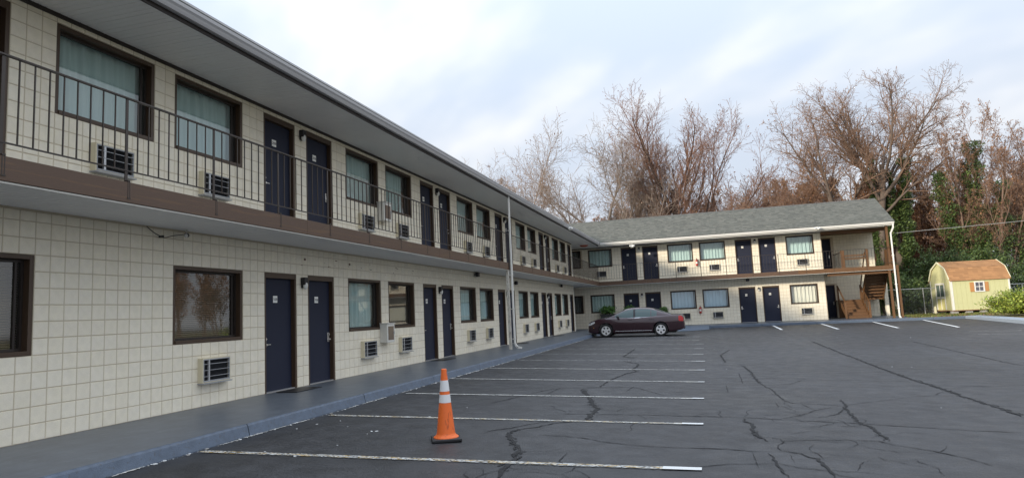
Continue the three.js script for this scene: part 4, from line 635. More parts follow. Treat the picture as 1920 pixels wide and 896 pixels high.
  const cp = (x) => { const t = Math.max(cabTop(x), belt(x) + 0.02), b = belt(x), w = cabW(x), r = roofW(x), k = t - b; return [[0, b - 0.03], [w, b - 0.03], [lerp(w, r, 0.3) + 0.02, b + k * 0.3], [lerp(w, r, 0.65) + 0.02, b + k * 0.65], [r + 0.005, b + k * 0.90], [r - 0.07, b + k * 0.965], [r * 0.55, t], [0, t + 0.012]]; };
  const cxs = []; for (let i = 0; i <= 50; i++) cxs.push(lerp(-1.28, 1.78, i / 50));
  mesh('cabin', toCreasedNormals(clean(loft(cxs, cp)), 0.7), paint, car);
  const sideZ = (x, y) => { const b = belt(x), t = Math.max(cabTop(x), b + 0.02), k = clamp((y - b) / (t - b), 0, 1), w = cabW(x), r = roofW(x), P = [[0, w], [0.3, lerp(w, r, 0.3) + 0.02], [0.65, lerp(w, r, 0.65) + 0.02], [0.9, r + 0.005], [1, r - 0.07]]; return key(P)(k); };
  const sidePatch = (poly, off, sides = [1, -1]) => { // grid between lower and upper edges: poly = [[x, ylow, yhigh]...]
    const S = new Soup(), n = poly.length; const out = (x, y, s) => [x, y, s * (sideZ(x, y) + off)];
    for (const s of sides) for (let i = 0; i < n - 1; i++) for (let q = 0; q < 4; q++) { const [xa, la, ha] = poly[i], [xb, lb, hb] = poly[i + 1], f = (l, h, t) => lerp(l, h, t); const A = out(xa, f(la, ha, q / 4), s), B = out(xb, f(lb, hb, q / 4), s), C = out(xb, f(lb, hb, (q + 1) / 4), s), D = out(xa, f(la, ha, (q + 1) / 4), s); s > 0 ? S.quad(A, B, C, D) : S.quad(B, A, D, C); }
    return toCreasedNormals(S.geo(), 0.8);
  };
  const hi = (x) => Math.min(cabTop(x) - 0.085, 1.365), lo_ = (x) => belt(x) + 0.022, strip = (a, b, n = 8) => [...Array(n + 1).keys()].map((i) => { const x = lerp(a, b, i / n); return [x, lo_(x), Math.max(lo_(x) + 0.004, hi(x))]; });
  for (const s of [1, -1]) { for (const [a, b] of [[-0.98, -0.06], [0.04, 0.80], [0.83, 1.10]]) mesh('side_window', sidePatch(strip(a, b), 0.006, [s]), cglass, car); mesh('window_pillar', sidePatch(strip(-0.06, 0.04, 2), 0.008, [s]), black, car); }
  for (const s of [1, -1]) mesh('belt_trim', sidePatch([...Array(16).keys()].map((i) => { const x = lerp(-1.0, 1.12, i / 15); return [x, belt(x) - 0.005, belt(x) + 0.022]; }), 0.012, [s]), chrome, car);
  const endPatch = (a, b, m, name) => { const S = new Soup(), n = 8; for (let i = 0; i < n; i++) for (let q = 0; q < 8; q++) { const P = (t, u) => { const x = lerp(a, b, t), w = roofW(x) * 0.98 - 0.02 + 0.05 * (1 - clamp((cabTop(x) - 1.0) / 0.4, 0, 1)), v = lerp(-1, 1, u), tt = Math.max(cabTop(x), belt(x) + 0.02); return [x, tt + 0.016 - 0.03 * v * v, v * w]; }; S.quad(P(i / n, q / 8), P(i / n, (q + 1) / 8), P((i + 1) / n, (q + 1) / 8), P((i + 1) / n, q / 8)); } mesh(name, toCreasedNormals(S.geo(), 1), m, car); };
  const gl2 = cglass.clone(); gl2.side = THREE.DoubleSide; endPatch(-1.2, -0.52, gl2, 'windscreen'); endPatch(0.98, 1.68, gl2, 'rear_window');
  // wheels
  const tyreG = new THREE.LatheGeometry([[0.232, -0.10], [0.30, -0.108], [0.328, -0.085], [0.335, -0.05], [0.335, 0.05], [0.328, 0.085], [0.30, 0.108], [0.232, 0.10], [0.232, -0.10]].map((p) => new THREE.Vector2(...p)), 40).rotateX(Math.PI / 2);
  const rimShape = new THREE.Shape(); rimShape.absarc(0, 0, 0.236, 0, Math.PI * 2); for (let i = 0; i < 5; i++) { const a = i / 5 * 6.2832 + 0.94, h = new THREE.Path(); h.absellipse(Math.cos(a) * 0.145, Math.sin(a) * 0.145, 0.056, 0.050, 0, Math.PI * 2, true, a); rimShape.holes.push(h); }
  const rimG = new THREE.ExtrudeGeometry(rimShape, { depth: 0.02, bevelEnabled: true, bevelSize: 0.006, bevelThickness: 0.008, bevelSegments: 2, curveSegments: 18 }).translate(0, 0, 0.055), hubG = new THREE.CylinderGeometry(0.032, 0.036, 0.02, 16).rotateX(Math.PI / 2).translate(0, 0, 0.09), discG = new THREE.CylinderGeometry(0.205, 0.205, 0.02, 24).rotateX(Math.PI / 2).translate(0, 0, 0.01);
  for (const a of AX) for (const s of [1, -1]) { const w = mesh('wheel', tyreG, rubber, car); w.position.set(a, WR, s * 0.795); if (s < 0) w.rotation.y = Math.PI; mesh('rim', rimG, rimM, w); mesh('hub', hubG, rimM, w); mesh('brake_disc', discG, black, w); }
  for (const a of AX) for (const s of [1, -1]) mesh('wheel_arch', new THREE.TorusGeometry(0.389, 0.012, 6, 30, Math.PI * 1.06).rotateZ(-0.1).translate(a, WR + 0.015, s * (half(a) * 0.985 - 0.004)), paint, car);
  // lamps, mirrors, handles, sills, bumpers
  const tail = mat(0.45, 0.012, 0.012, 0.15), headM = mat(0.62, 0.63, 0.64, 0.1);
  for (const s of [1, -1]) {
    const tl = [[2.14, 0.74, 0.96], [2.22, 0.715, 0.985], [2.30, 0.71, 0.955], [2.37, 0.715, 0.88]], zs = (x, y) => { const P = prof(x).slice(3, 11).map(([z, yy]) => [yy, z]); return key(P)(y); };
    const S = new Soup(); for (let i = 0; i < 3; i++) for (let q = 0; q < 3; q++) { const [xa, la, ha] = tl[i], [xb, lb, hb] = tl[i + 1], V = (x, l, h, t) => { const y = lerp(l, h, t); return [x + 0.006, y, s * (zs(x, y) + 0.008)]; }; const A = V(xa, la, ha, q / 3), B = V(xb, lb, hb, q / 3), C = V(xb, lb, hb, (q + 1) / 3), D = V(xa, la, ha, (q + 1) / 3); s > 0 ? S.quad(A, B, C, D) : S.quad(B, A, D, C); }
    mesh('tail_lamp', toCreasedNormals(S.geo(), 1), tail, car);
    const H = new Soup(), hl = [[-2.385, 0.60, 0.66], [-2.32, 0.60, 0.71], [-2.2, 0.64, 0.755], [-2.02, 0.72, 0.80]]; for (let i = 0; i < 3; i++) { const [xa, la, ha] = hl[i], [xb, lb, hb] = hl[i + 1], V = (x, y) => [x - 0.006, y, s * (zs(x, y) + 0.007)]; const A = V(xa, la), B = V(xb, lb), C = V(xb, hb), D = V(xa, ha); s > 0 ? H.quad(A, B, C, D) : H.quad(B, A, D, C); } mesh('headlight', toCreasedNormals(H.geo(), 1), headM, car);
    const mir = mesh('mirror', new THREE.SphereGeometry(0.1, 14, 10).scale(0.75, 0.72, 1.05).translate(-0.82, 1.0, s * 1.0), black, car); mesh('mirror_arm', bar([-0.8, 0.965, s * 0.86], [-0.82, 0.985, s * 0.96], 0.05), black, mir);
    for (const x of [-0.22, 0.80]) mesh('door_handle', rbox(x - 0.10, x + 0.10, 0.835, 0.862, s * 0.905 - 0.02, s * 0.905 + 0.022, 0.01), paint, car);
    mesh('sill_trim', rbox(-0.98, 0.84, 0.285, 0.302, s * 0.892 - 0.012, s * 0.892 + 0.012, 0.005), chrome, car);
    for (const x of [-1.02, -0.01, 0.93]) mesh('door_gap', box(x - 0.004, x + 0.004, 0.36, 0.88, s * (half(x) * 0.99) - 0.01, s * (half(x) * 0.99) + 0.0065), black, car);
    mesh('side_marker', box(-2.12, -1.98, 0.47, 0.49, s * half(-2.05) * 0.97 - 0.012, s * half(-2.05) * 0.97 + 0.012), mat(0.5, 0.22, 0.04, 0.3), car);
  }
  mesh('grille', merge([0, 1, 2].map((i) => rbox(-2.435, -2.40, 0.44 + i * 0.055, 0.47 + i * 0.055, -0.42, 0.42, 0.006))), chrome, car); mesh('rear_bumper_trim', rbox(2.05, 2.432, 0.33, 0.40, -0.60, 0.60, 0.03), black, car); mesh('plate', rbox(2.425, 2.437, 0.62, 0.74, -0.16, 0.16, 0.004), whiteTrim, car); mesh('front_valance', rbox(-2.425, -2.2, 0.26, 0.34, -0.55, 0.55, 0.03), black, car); mesh('underbody', rbox(-2.1, 2.0, 0.16, 0.30, -0.70, 0.70, 0.02), black, car);
  for (const a of AX) for (const s of [1, -1]) mesh('wheel_well', new THREE.CylinderGeometry(0.384, 0.384, 0.24, 24, 1, true).rotateX(Math.PI / 2).translate(a, WR + 0.015, s * 0.74), new THREE.MeshStandardMaterial({ color: lin(0.012, 0.012, 0.012), roughness: 0.9, side: THREE.DoubleSide }), car);
}

// ---------------------------------------------------------------- garden shed
{
  const t = thing('garden_shed', 'lime yellow gambrel-roofed garden shed with orange shingles and shutters', 'shed', [22.66, -0.06, -42.0], 0.18); const L = 3.45, Dp = 2.45, b = 0.24, e = 2.14;
  const lime = mat(0.68, 0.67, 0.36, 0.7, { map: tex(256, 256, (u, v) => { const g = 0.93 + 0.06 * tile((a, c) => fbm2(a * 30, c * 4, 4))(u, v); return [g, g, g]; }) }), trim = mat(0.72, 0.70, 0.50, 0.6), roofO = mat(1, 1, 1, 0.9, { vertexColors: true }), shut = mat(0.50, 0.24, 0.085, 0.7), white = mat(0.75, 0.74, 0.70, 0.5);
  const gam = [[0, e], [-0.42, e + 0.72], [-Dp / 2, e + 1.16], [-Dp + 0.42, e + 0.72], [-Dp, e]]; // z, y
  const gable = (x, th) => new THREE.ExtrudeGeometry(new THREE.Shape([[0, b], ...gam, [-Dp, b]].map(([z, y]) => new THREE.Vector2(z, y))), { depth: th, bevelEnabled: false }).rotateY(-Math.PI / 2).translate(x + th, 0, 0);
  for (let i = 0; i < 12; i++) { const a = i * L / 12, c = (i + 1) * L / 12; mesh('siding_board', box(a + 0.006, c - 0.006, b, e, -0.05, 0), lime, t); mesh('siding_board', box(a + 0.006, c - 0.006, b, e, -Dp, -Dp + 0.05), lime, t); }
  mesh('wall_core', box(0.01, L - 0.01, b, e, -Dp + 0.06, -0.012), lime, t); mesh('gable_wall', gable(-0.02, 0.04), lime, t); mesh('gable_wall', gable(L - 0.02, 0.04), lime, t);
  const S = new Soup(), rr = rng(17), oh = 0.08; for (const side of [0, 1]) for (const [a, c, n] of [[0, 1, 7], [1, 2, 5]]) { const P = (i) => { const [z, y] = gam[side ? 4 - i : i]; return [z + (i === 0 ? (side ? -0.07 : 0.07) : 0), y - (i === 0 ? 0.10 : 0) + 0.02]; }, A = P(a), B = P(c); for (let r = 0; r < n; r++) { let x = -oh - rr() * 0.2; while (x < L + oh) { const w = 0.2 + rr() * 0.18, x0 = Math.max(-oh, x), x1 = Math.min(L + oh, x + w), f0 = r / n, f1 = Math.min(1, (r + 1.15) / n), k = 0.85 + rr() * 0.3, col = [0.36 * k, 0.185 * k, 0.080 * k]; if (x1 > x0) { const nrm = side ? -1 : 1, lz = 0.012 * nrm, q = [[x0, lerp(A[1], B[1], f0) + 0.012, lerp(A[0], B[0], f0) + lz], [x1, lerp(A[1], B[1], f0) + 0.012, lerp(A[0], B[0], f0) + lz], [x1, lerp(A[1], B[1], f1), lerp(A[0], B[0], f1)], [x0, lerp(A[1], B[1], f1), lerp(A[0], B[0], f1)]]; side ? S.quad(q[1], q[0], q[3], q[2], col) : S.quad(...q, col); } x += w; } } }
  mesh('roof', S.geo(), roofO, t);
  const deck = new Soup(); for (let i = 0; i < 4; i++) { const ex = (k) => { const [z, y] = gam[k]; return [z + (k === 0 ? 0.07 : k === 4 ? -0.07 : 0), y - (k === 0 || k === 4 ? 0.10 : 0) + 0.012]; }, A = ex(i), B = ex(i + 1); deck.quad([-oh, A[1], A[0]], [L + oh, A[1], A[0]], [L + oh, B[1], B[0]], [-oh, B[1], B[0]]); } mesh('roof_deck', deck.geo(), mat(0.35, 0.16, 0.06, 0.9, { side: THREE.DoubleSide }), t);
  for (let i = 0; i < 4; i++) for (const x of [-oh - 0.02, L + oh]) { const [z0, y0] = gam[i], [z1, y1] = gam[i + 1]; mesh('barge_board', bar([x + 0.01, y0, z0], [x + 0.01, y1, z1], 0.03, 0.10), trim, t); }
  for (const [x, z] of [[-0.012, 0.012], [L - 0.078, 0.012]]) mesh('corner_trim', box(x, x + 0.09, b, e - 0.02, z - 0.02, z + 0.006), white, t);
  mesh('eave_trim', box(-0.02, L + 0.02, e - 0.10, e - 0.012, 0.002, 0.024), white, t); mesh('corner_trim', box(-0.04, -0.021, b, e, -0.09, 0.0), white, t); mesh('corner_trim', box(-0.04, -0.021, b, e, -Dp, -Dp + 0.09), white, t);
  const wx = L * 0.48, wy = 1.32, win = mesh('window', merge([box(wx - 0.30, wx + 0.30, wy, wy + 0.06, 0.004, 0.05), box(wx - 0.30, wx + 0.30, wy + 0.58, wy + 0.65, 0.004, 0.05), box(wx - 0.30, wx - 0.23, wy + 0.06, wy + 0.58, 0.004, 0.05), box(wx + 0.23, wx + 0.30, wy + 0.06, wy + 0.58, 0.004, 0.05), box(wx - 0.23, wx + 0.23, wy + 0.30, wy + 0.34, 0.004, 0.04), box(wx - 0.012, wx + 0.012, wy + 0.06, wy + 0.58, 0.004, 0.034)]), white, t); mesh('pane', box(wx - 0.23, wx + 0.23, wy + 0.06, wy + 0.58, 0.001, 0.008), mat(0.10, 0.10, 0.12, 0.08), win);
  for (const s of [-1, 1]) mesh('shutter', rbox(wx + s * 0.43 - 0.12, wx + s * 0.43 + 0.12, wy + 0.02, wy + 0.60, 0.002, 0.03, 0.006), shut, t);
  const dr = mesh('door', box(-0.045, -0.021, b + 0.04, 1.95, -1.75, -0.72), mat(0.60, 0.56, 0.24, 0.7), t); mesh('door_trim', merge([box(-0.062, -0.046, b + 0.04, 1.95, -1.80, -1.70), box(-0.062, -0.046, b + 0.04, 1.95, -0.78, -0.68), box(-0.062, -0.046, 1.87, 1.97, -1.70, -0.78), box(-0.062, -0.046, 1.0, 1.08, -1.70, -0.78), box(-0.062, -0.046, b + 0.04, 1.87, -1.27, -1.21)]), white, dr); mesh('pane', box(-0.058, -0.046, 1.12, 1.84, -1.66, -1.28), mat(0.12, 0.16, 0.14, 0.1), dr); mesh('pane', box(-0.058, -0.046, 1.12, 1.84, -1.2, -0.82), mat(0.12, 0.16, 0.14, 0.1), dr);
  mesh('floor_skid', box(-0.02, L + 0.02, b - 0.05, b + 0.002, -Dp, 0.03), mat(0.24, 0.13, 0.07, 0.8), t); for (const x of [0.1, 0.95, 1.8, 2.6, 3.3]) for (const z of [-0.15, -Dp + 0.2]) mesh('footing_block', rbox(x - 0.2, x + 0.2, 0, b - 0.05, z - 0.1, z + 0.1, 0.01), concrete, t);
  mesh('step_post', box(-0.22, -0.12, 0, 0.5, -1.9, -1.8), trim, t);
}
// ---------------------------------------------------------------- trees
const V3 = (a, b, s) => [a[0] + b[0] * s, a[1] + b[1] * s, a[2] + b[2] * s];
const norm = (v) => { const l = Math.hypot(...v) || 1; return [v[0] / l, v[1] / l, v[2] / l]; };
function turnDir(d, ang, az) { const h = Math.abs(d[1]) < 0.95 ? [0, 1, 0] : [1, 0, 0]; const u = norm([d[1] * h[2] - d[2] * h[1], d[2] * h[0] - d[0] * h[2], d[0] * h[1] - d[1] * h[0]]), w = [d[1] * u[2] - d[2] * u[1], d[2] * u[0] - d[0] * u[2], d[0] * u[1] - d[1] * u[0]]; const s = Math.sin(ang), c = Math.cos(ang), ca = Math.cos(az) * s, sa = Math.sin(az) * s; return norm([d[0] * c + u[0] * ca + w[0] * sa, d[1] * c + u[1] * ca + w[1] * sa, d[2] * c + u[2] * ca + w[2] * sa]); }
function leafQuad(S, p, s, rr, col) { const a = turnDir([0, 1, 0], rr() * 3.1, rr() * 6.28), b = norm([a[1] - a[2], a[2] - a[0] + 0.2, a[0] - a[1]]), k = 0.7 + rr() * 0.6, c = [col[0] * k, col[1] * k, col[2] * k]; S.quad(V3(p, a, -s), V3(p, b, -s * 0.55), V3(p, a, s), V3(p, b, s * 0.55), c); }
// o: stems [[lean x, lean z, length share, radius share]], h height, n children per level, ang spread, leaf density and colours
function treeGeo(o) {
  const rr = rng(o.seed), T = new Soup(), C = new Soup(), L = new Soup(), bark = o.bark, twig = o.twig || bark;
  const vary = (c, k = 0.25) => { const t = 1 - k / 2 + rr() * k; return [c[0] * t, c[1] * t, c[2] * t]; };
  function grow(p, d, len, r, lev, col) {
    const segs = lev === 0 ? 9 : lev === 1 ? 7 : lev === 2 ? 5 : lev === 3 ? 3 : 2, sl = len / segs, kids = o.n[lev] || 0, S = lev < 2 ? T : C;
    const at = []; for (let k = 0; k < kids; k++) at.push(lerp(o.first[lev] ?? 0.25, 1, (k + rr() * 0.8) / kids)); let az = rr() * 6.28, q = p, dd = d, rad = r;
    for (let s = 0; s < segs; s++) {
      const w = (o.wob[lev] ?? 0.2); dd = norm([dd[0] + (rr() - 0.5) * w, dd[1] + (rr() - 0.5) * w + (o.up[lev] ?? 0.06), dd[2] + (rr() - 0.5) * w]);
      const e = V3(q, dd, sl), vase = o.vase && lev === 0, r1 = Math.max(o.rmin, lev >= 3 ? rad * 0.75 : r * (1 - (vase ? 0.42 : 0.78) * (s + 1) / segs) + o.rmin * 0.5); S.prism(q, e, rad, r1, lev === 0 ? 9 : lev === 1 ? 6 : lev === 2 ? 4 : 3, col);
      for (const t of at) if (t > s / segs && t <= (s + 1) / segs) { az += 2.4 + rr() * 0.6; const f = t * segs - s, b = V3(q, dd, sl * f), cl = vase ? o.h * o.vase * (0.78 + rr() * 0.4) : len * (o.ratio[lev] ?? 0.5) * (o.vase ? 1.0 - 0.30 * t : 1.15 - 0.62 * t) * (0.7 + rr() * 0.6), cd = turnDir(dd, (o.ang[lev] ?? 0.7) * (0.65 + rr() * 0.7), az); grow(b, cd, cl, Math.max(o.rmin, lerp(rad, r1, f) * (vase ? 0.5 + rr() * 0.28 : o.rr ?? 0.52)), lev + 1, lev + 1 >= 2 ? vary(twig) : vary(bark, 0.12)); }
      q = e; rad = r1;
    }
    if (lev >= 3 && o.leaf) { for (let k = 0; k < 3; k++) if (rr() < o.leaf * (o.leafLow ? clamp((o.leafLow - q[1]) / 4, 0.12, 1) : 1)) leafQuad(L, V3(q, [rr() - 0.5, rr() - 0.6, rr() - 0.5], 0.25), o.leafSize * (0.7 + rr() * 0.7), rr, o.leafCols[Math.floor(rr() * o.leafCols.length)]); }
  }
  for (const [lx, lz, ls, rs, ox = 0, oz = 0] of o.stems) grow([ox, -0.1, oz], norm([lx, 1, lz]), o.h * ls, o.r * rs, 0, bark);
  return { T: T.geo(), C: C.geo(), L: L.p.length ? L.geo() : null };
}
function putTree(G, name, label, x, z, group, turn = 0, sc = 1, H = 0) {
  if (H) { G.C.computeBoundingBox(); G.T.computeBoundingBox(); sc = H / Math.max(G.T.boundingBox.max.y, G.C.boundingBox.max.y); }
  const t = thing(name, label, 'tree', [x, -0.08, z], turn, group); t.scale.setScalar(sc);
  mesh('trunk', G.T, barkMat, t); mesh('crown', G.C, barkMat, t); if (G.L) mesh('leaves', G.L, leafMat, t).userData.kind = 'stuff'; return t;
}
const rust = [[0.30, 0.14, 0.065], [0.34, 0.165, 0.075], [0.22, 0.11, 0.06], [0.38, 0.20, 0.09]], tan = [[0.34, 0.22, 0.13], [0.28, 0.17, 0.10]];
const base = { rmin: 0.009, rr: 0.48, first: [0.32, 0.22, 0.12, 0.1], wob: [0.16, 0.26, 0.34, 0.4], up: [0.03, 0.10, 0.10, 0.06], ratio: [0.42, 0.46, 0.5, 0.55], ang: [0.72, 0.72, 0.75, 0.8], leafSize: 0.075, leafCols: rust };
const GA = treeGeo({ ...base, seed: 3, h: 17.6, r: 0.19, vase: 0.44, wob: [0.16, 0.3, 0.36, 0.4], stems: [[-0.30, 0, 0.44, 0.8, -0.4], [0.0, 0.1, 0.46, 1, 0], [0.16, -0.1, 0.40, 0.9, 0.5]], first: [0.5, 0.28, 0.1, 0.1], ang: [0.46, 0.62, 0.7, 0.8], up: [0.04, 0.07, 0.09, 0.06], n: [4, 11, 8, 6], bark: [0.24, 0.185, 0.15], twig: [0.27, 0.20, 0.155], leaf: 0.035, leafCols: [...rust, ...tan] });
putTree(GA, 'bare_tree', 'leftmost bare tree behind the roofs, several pale stems fanning up', -6.9, -50, 'tall bare trees behind the motel', 0, 1, 18.0);
const GB = treeGeo({ ...base, seed: 8, h: 16.6, r: 0.22, vase: 0.46, wob: [0.16, 0.3, 0.36, 0.4], stems: [[-0.34, 0.05, 0.50, 1], [-0.05, 0, 0.44, 0.7, 0.2]], first: [0.5, 0.28, 0.1, 0.1], ang: [0.60, 0.7, 0.72, 0.8], up: [0.05, 0.06, 0.08, 0.05], n: [5, 11, 8, 6], bark: [0.25, 0.20, 0.165], twig: [0.27, 0.21, 0.17], leaf: 0.01 });
putTree(GB, 'bare_tree', 'pale leafless tree leaning left above the rear roof', 2.2, -52, 'tall bare trees behind the motel', 0, 1, 18.2);
const GB2 = treeGeo({ ...base, seed: 21, h: 17.4, r: 0.19, vase: 0.42, wob: [0.16, 0.3, 0.36, 0.4], stems: [[0.04, 0, 0.58, 1]], first: [0.55, 0.28, 0.1, 0.1], ang: [0.45, 0.65, 0.72, 0.8], up: [0.03, 0.07, 0.08, 0.05], n: [7, 12, 9, 6], bark: [0.20, 0.155, 0.125], twig: [0.26, 0.195, 0.155], leaf: 0.01 });
putTree(GB2, 'bare_tree', 'slim bare tree with straight trunk left of the tallest russet tree', 2.6, -53, 'tall bare trees behind the motel', 0, 1, 18.3);
const GC = treeGeo({ ...base, seed: 34, h: 19.6, r: 0.34, vase: 0.46, wob: [0.14, 0.26, 0.34, 0.4], stems: [[0.08, 0, 0.56, 1], [0.24, 0.1, 0.44, 0.62, 0.3], [-0.02, 0, 0.48, 0.7, -0.3]], first: [0.40, 0.25, 0.1, 0.1], ang: [0.52, 0.60, 0.62, 0.7], up: [0.05, 0.09, 0.13, 0.10], rr: 0.54, ratio: [0.5, 0.42, 0.46, 0.5], n: [5, 11, 8, 5], bark: [0.085, 0.055, 0.044], twig: [0.21, 0.115, 0.08], leaf: 0.10, leafSize: 0.06, leafCols: [[0.20, 0.075, 0.045], ...rust] });
putTree(GC, 'bare_tree', 'tall dark-limbed tree with russet buds standing above the middle of the rear roof', 6.0, -52, 'tall bare trees behind the motel', 0, 1, 20.9);
const GE = treeGeo({ ...base, seed: 55, h: 18.8, r: 0.40, vase: 0.40, wob: [0.14, 0.3, 0.36, 0.4], stems: [[0.06, 0, 0.64, 1, 1.2], [-0.02, 0.06, 0.64, 0.8, -0.2], [-0.40, 0, 0.56, 0.85, -0.9]], first: [0.62, 0.25, 0.1, 0.1], ang: [0.74, 0.72, 0.75, 0.8], up: [0.03, 0.015, 0.05, 0.03], rr: 0.54, ratio: [0.5, 0.44, 0.46, 0.5], n: [6, 12, 9, 6], bark: [0.13, 0.10, 0.082], twig: [0.23, 0.145, 0.10], leaf: 0.14, leafSize: 0.06, leafCols: [...rust, [0.30, 0.19, 0.12]] });
const treeE = putTree(GE, 'bare_tree', 'broad spreading tree right of the rear roof, ivy climbing its trunks', 21.4, -52, 'tall bare trees behind the motel', 0, 1, 19.8);
const GF = treeGeo({ ...base, seed: 61, h: 15.2, r: 0.16, stems: [[-0.20, 0, 0.95, 0.9, -0.6], [0.02, 0, 1, 1], [0.16, 0.1, 0.98, 0.9, 0.5], [0.30, 0, 0.9, 0.8, 0.9], [-0.08, -0.1, 0.95, 0.8, -0.2]], n: [10, 7, 6, 5], first: [0.22, 0.2, 0.12, 0.1], up: [0.06, 0.20, 0.16, 0.1], ratio: [0.36, 0.42, 0.5, 0.5], ang: [0.5, 0.6, 0.7, 0.8], bark: [0.18, 0.12, 0.09], twig: [0.23, 0.14, 0.095], leaf: 0.22, leafSize: 0.08 });
putTree(GF, 'upright_tree', 'many-stemmed upright russet tree behind the shed', 27.0, -49, 'tall bare trees behind the motel', 0, 1, 15.2);
const GG = treeGeo({ ...base, seed: 72, h: 15.6, r: 0.24, stems: [[0.0, 0, 1, 1], [0.22, 0, 0.9, 0.8, 0.5], [-0.2, 0, 0.9, 0.7, -0.5]], n: [11, 8, 7, 5], first: [0.22, 0.2, 0.12, 0.1], bark: [0.14, 0.09, 0.07], twig: [0.21, 0.13, 0.095], leaf: 0.42, leafSize: 0.10, leafLow: 14 });
putTree(GG, 'leafy_tree', 'rust-leaved tree at the right edge beyond the shed', 32.5, -53, 'tall bare trees behind the motel', 0, 1, 15.0);
putTree(GC, 'bare_tree', 'second dark-limbed tree past the right edge of the view', 38.5, -56, 'tall bare trees behind the motel', 2.1, 0.85);
const GD = treeGeo({ ...base, seed: 88, h: 12, r: 0.13, vase: 0.46, wob: [0.16, 0.3, 0.36, 0.4], stems: [[-0.1, 0, 0.46, 1], [0.18, 0.1, 0.36, 0.8, 0.4], [-0.3, 0, 0.34, 0.7, -0.2]], first: [0.4, 0.25, 0.1, 0.1], ang: [0.5, 0.65, 0.72, 0.8], up: [0.04, 0.07, 0.08, 0.05], n: [4, 10, 8, 5], bark: [0.19, 0.13, 0.10], twig: [0.27, 0.165, 0.115], leaf: 0.12 });
putTree(GD, 'bare_tree', 'smaller bare tree in the gap between the dark-limbed and spreading trees', 14.6, -57, 'tall bare trees behind the motel', 0.4, 1, 13.4);
putTree(GD, 'bare_tree', 'smaller leaning bare tree just left of the spreading ivy-clad tree', 17.6, -56, 'tall bare trees behind the motel', 2.6, 1, 13.0);
putTree(GD, 'bare_tree', 'smaller bare tree behind the right shoulder of the tall dark-limbed tree', 11.8, -58, 'tall bare trees behind the motel', 4.4, 1, 14.0);
// lower russet growth between and behind the tall trees
const small = [0, 1, 2, 3, 4].map((i) => treeGeo({ ...base, seed: 100 + i * 7, h: 9.5, r: 0.10, stems: [[(i - 2) * 0.06, 0, 1, 1], [0.16, 0.1, 0.85, 0.8, 0.4], [-0.16, -0.1, 0.9, 0.8, -0.4]], n: [10, 7, 6, 4], first: [0.12, 0.15, 0.1, 0.1], up: [0.06, 0.17, 0.15, 0.10], ang: [0.55, 0.6, 0.7, 0.8], ratio: [0.40, 0.45, 0.5, 0.5], bark: [0.17, 0.11, 0.08], twig: i % 2 ? [0.27, 0.145, 0.085] : [0.24, 0.135, 0.09], leaf: [0.5, 0.2, 0.38, 0.14, 0.6][i], leafSize: 0.07, leafCols: i === 4 ? [[0.33, 0.17, 0.07], [0.38, 0.22, 0.09]] : rust, rmin: 0.011 }));
{
  const rr = rng(404), kinds = ['rust-leaved', 'thin twiggy', 'brown-leaved', 'nearly leafless', 'orange-leaved']; let i = 0;
  for (let x = -12; x < 42; x += 1.85) { const k = [0, 2, 1, 4, 0, 3, 2, 4, 1][i % 9], z = -55 - rr() * 13; const dist = z > -60 ? 'front' : 'back', posn = x < 2 ? 'left of the leaning tree' : x < 12 ? 'around the tall dark-limbed tree' : x < 24 ? 'near the spreading ivy-clad tree' : 'behind the shed'; putTree(small[k], 'sapling', `${kinds[k]} sapling in the ${dist} undergrowth ${posn}, ${ORD[i % 12] === 'nearest' ? 'first' : ORD[i % 12]} of its run`, x + rr() * 1.2, z, 'russet undergrowth trees', rr() * 6, 0.74 + rr() * 0.42); i++; }
  // the wood farther back reads as one mass
  const mats = [], m = new THREE.Matrix4(); for (let q = 0; q < 34; q++) { const s = 0.9 + rr() * 0.4; mats.push([Math.floor(rr() * 5), new THREE.Matrix4().compose(new THREE.Vector3(-34 + q * 3.0 + rr() * 2, -0.1, -74 - rr() * 22), new THREE.Quaternion().setFromAxisAngle(new THREE.Vector3(0, 1, 0), rr() * 6), new THREE.Vector3(s, s, s))]); }
  const far = new THREE.Group(); far.name = 'far_wood'; scene.add(far); tag(far, 'far brown wood of bare trees behind the motel', 'wood', null, 'stuff');
  for (let k = 0; k < 5; k++) { const l = mats.filter((q) => q[0] === k); for (const [nm, g, mt] of [['trunks', small[k].T, barkMat], ['crowns', small[k].C, barkMat], ['leaves', small[k].L, leafMat]]) { const im = new THREE.InstancedMesh(g, mt, l.length); im.name = nm; im.castShadow = im.receiveShadow = true; l.forEach((q, i) => im.setMatrixAt(i, q[1])); im.userData.kind = 'stuff'; far.add(im); } }
}
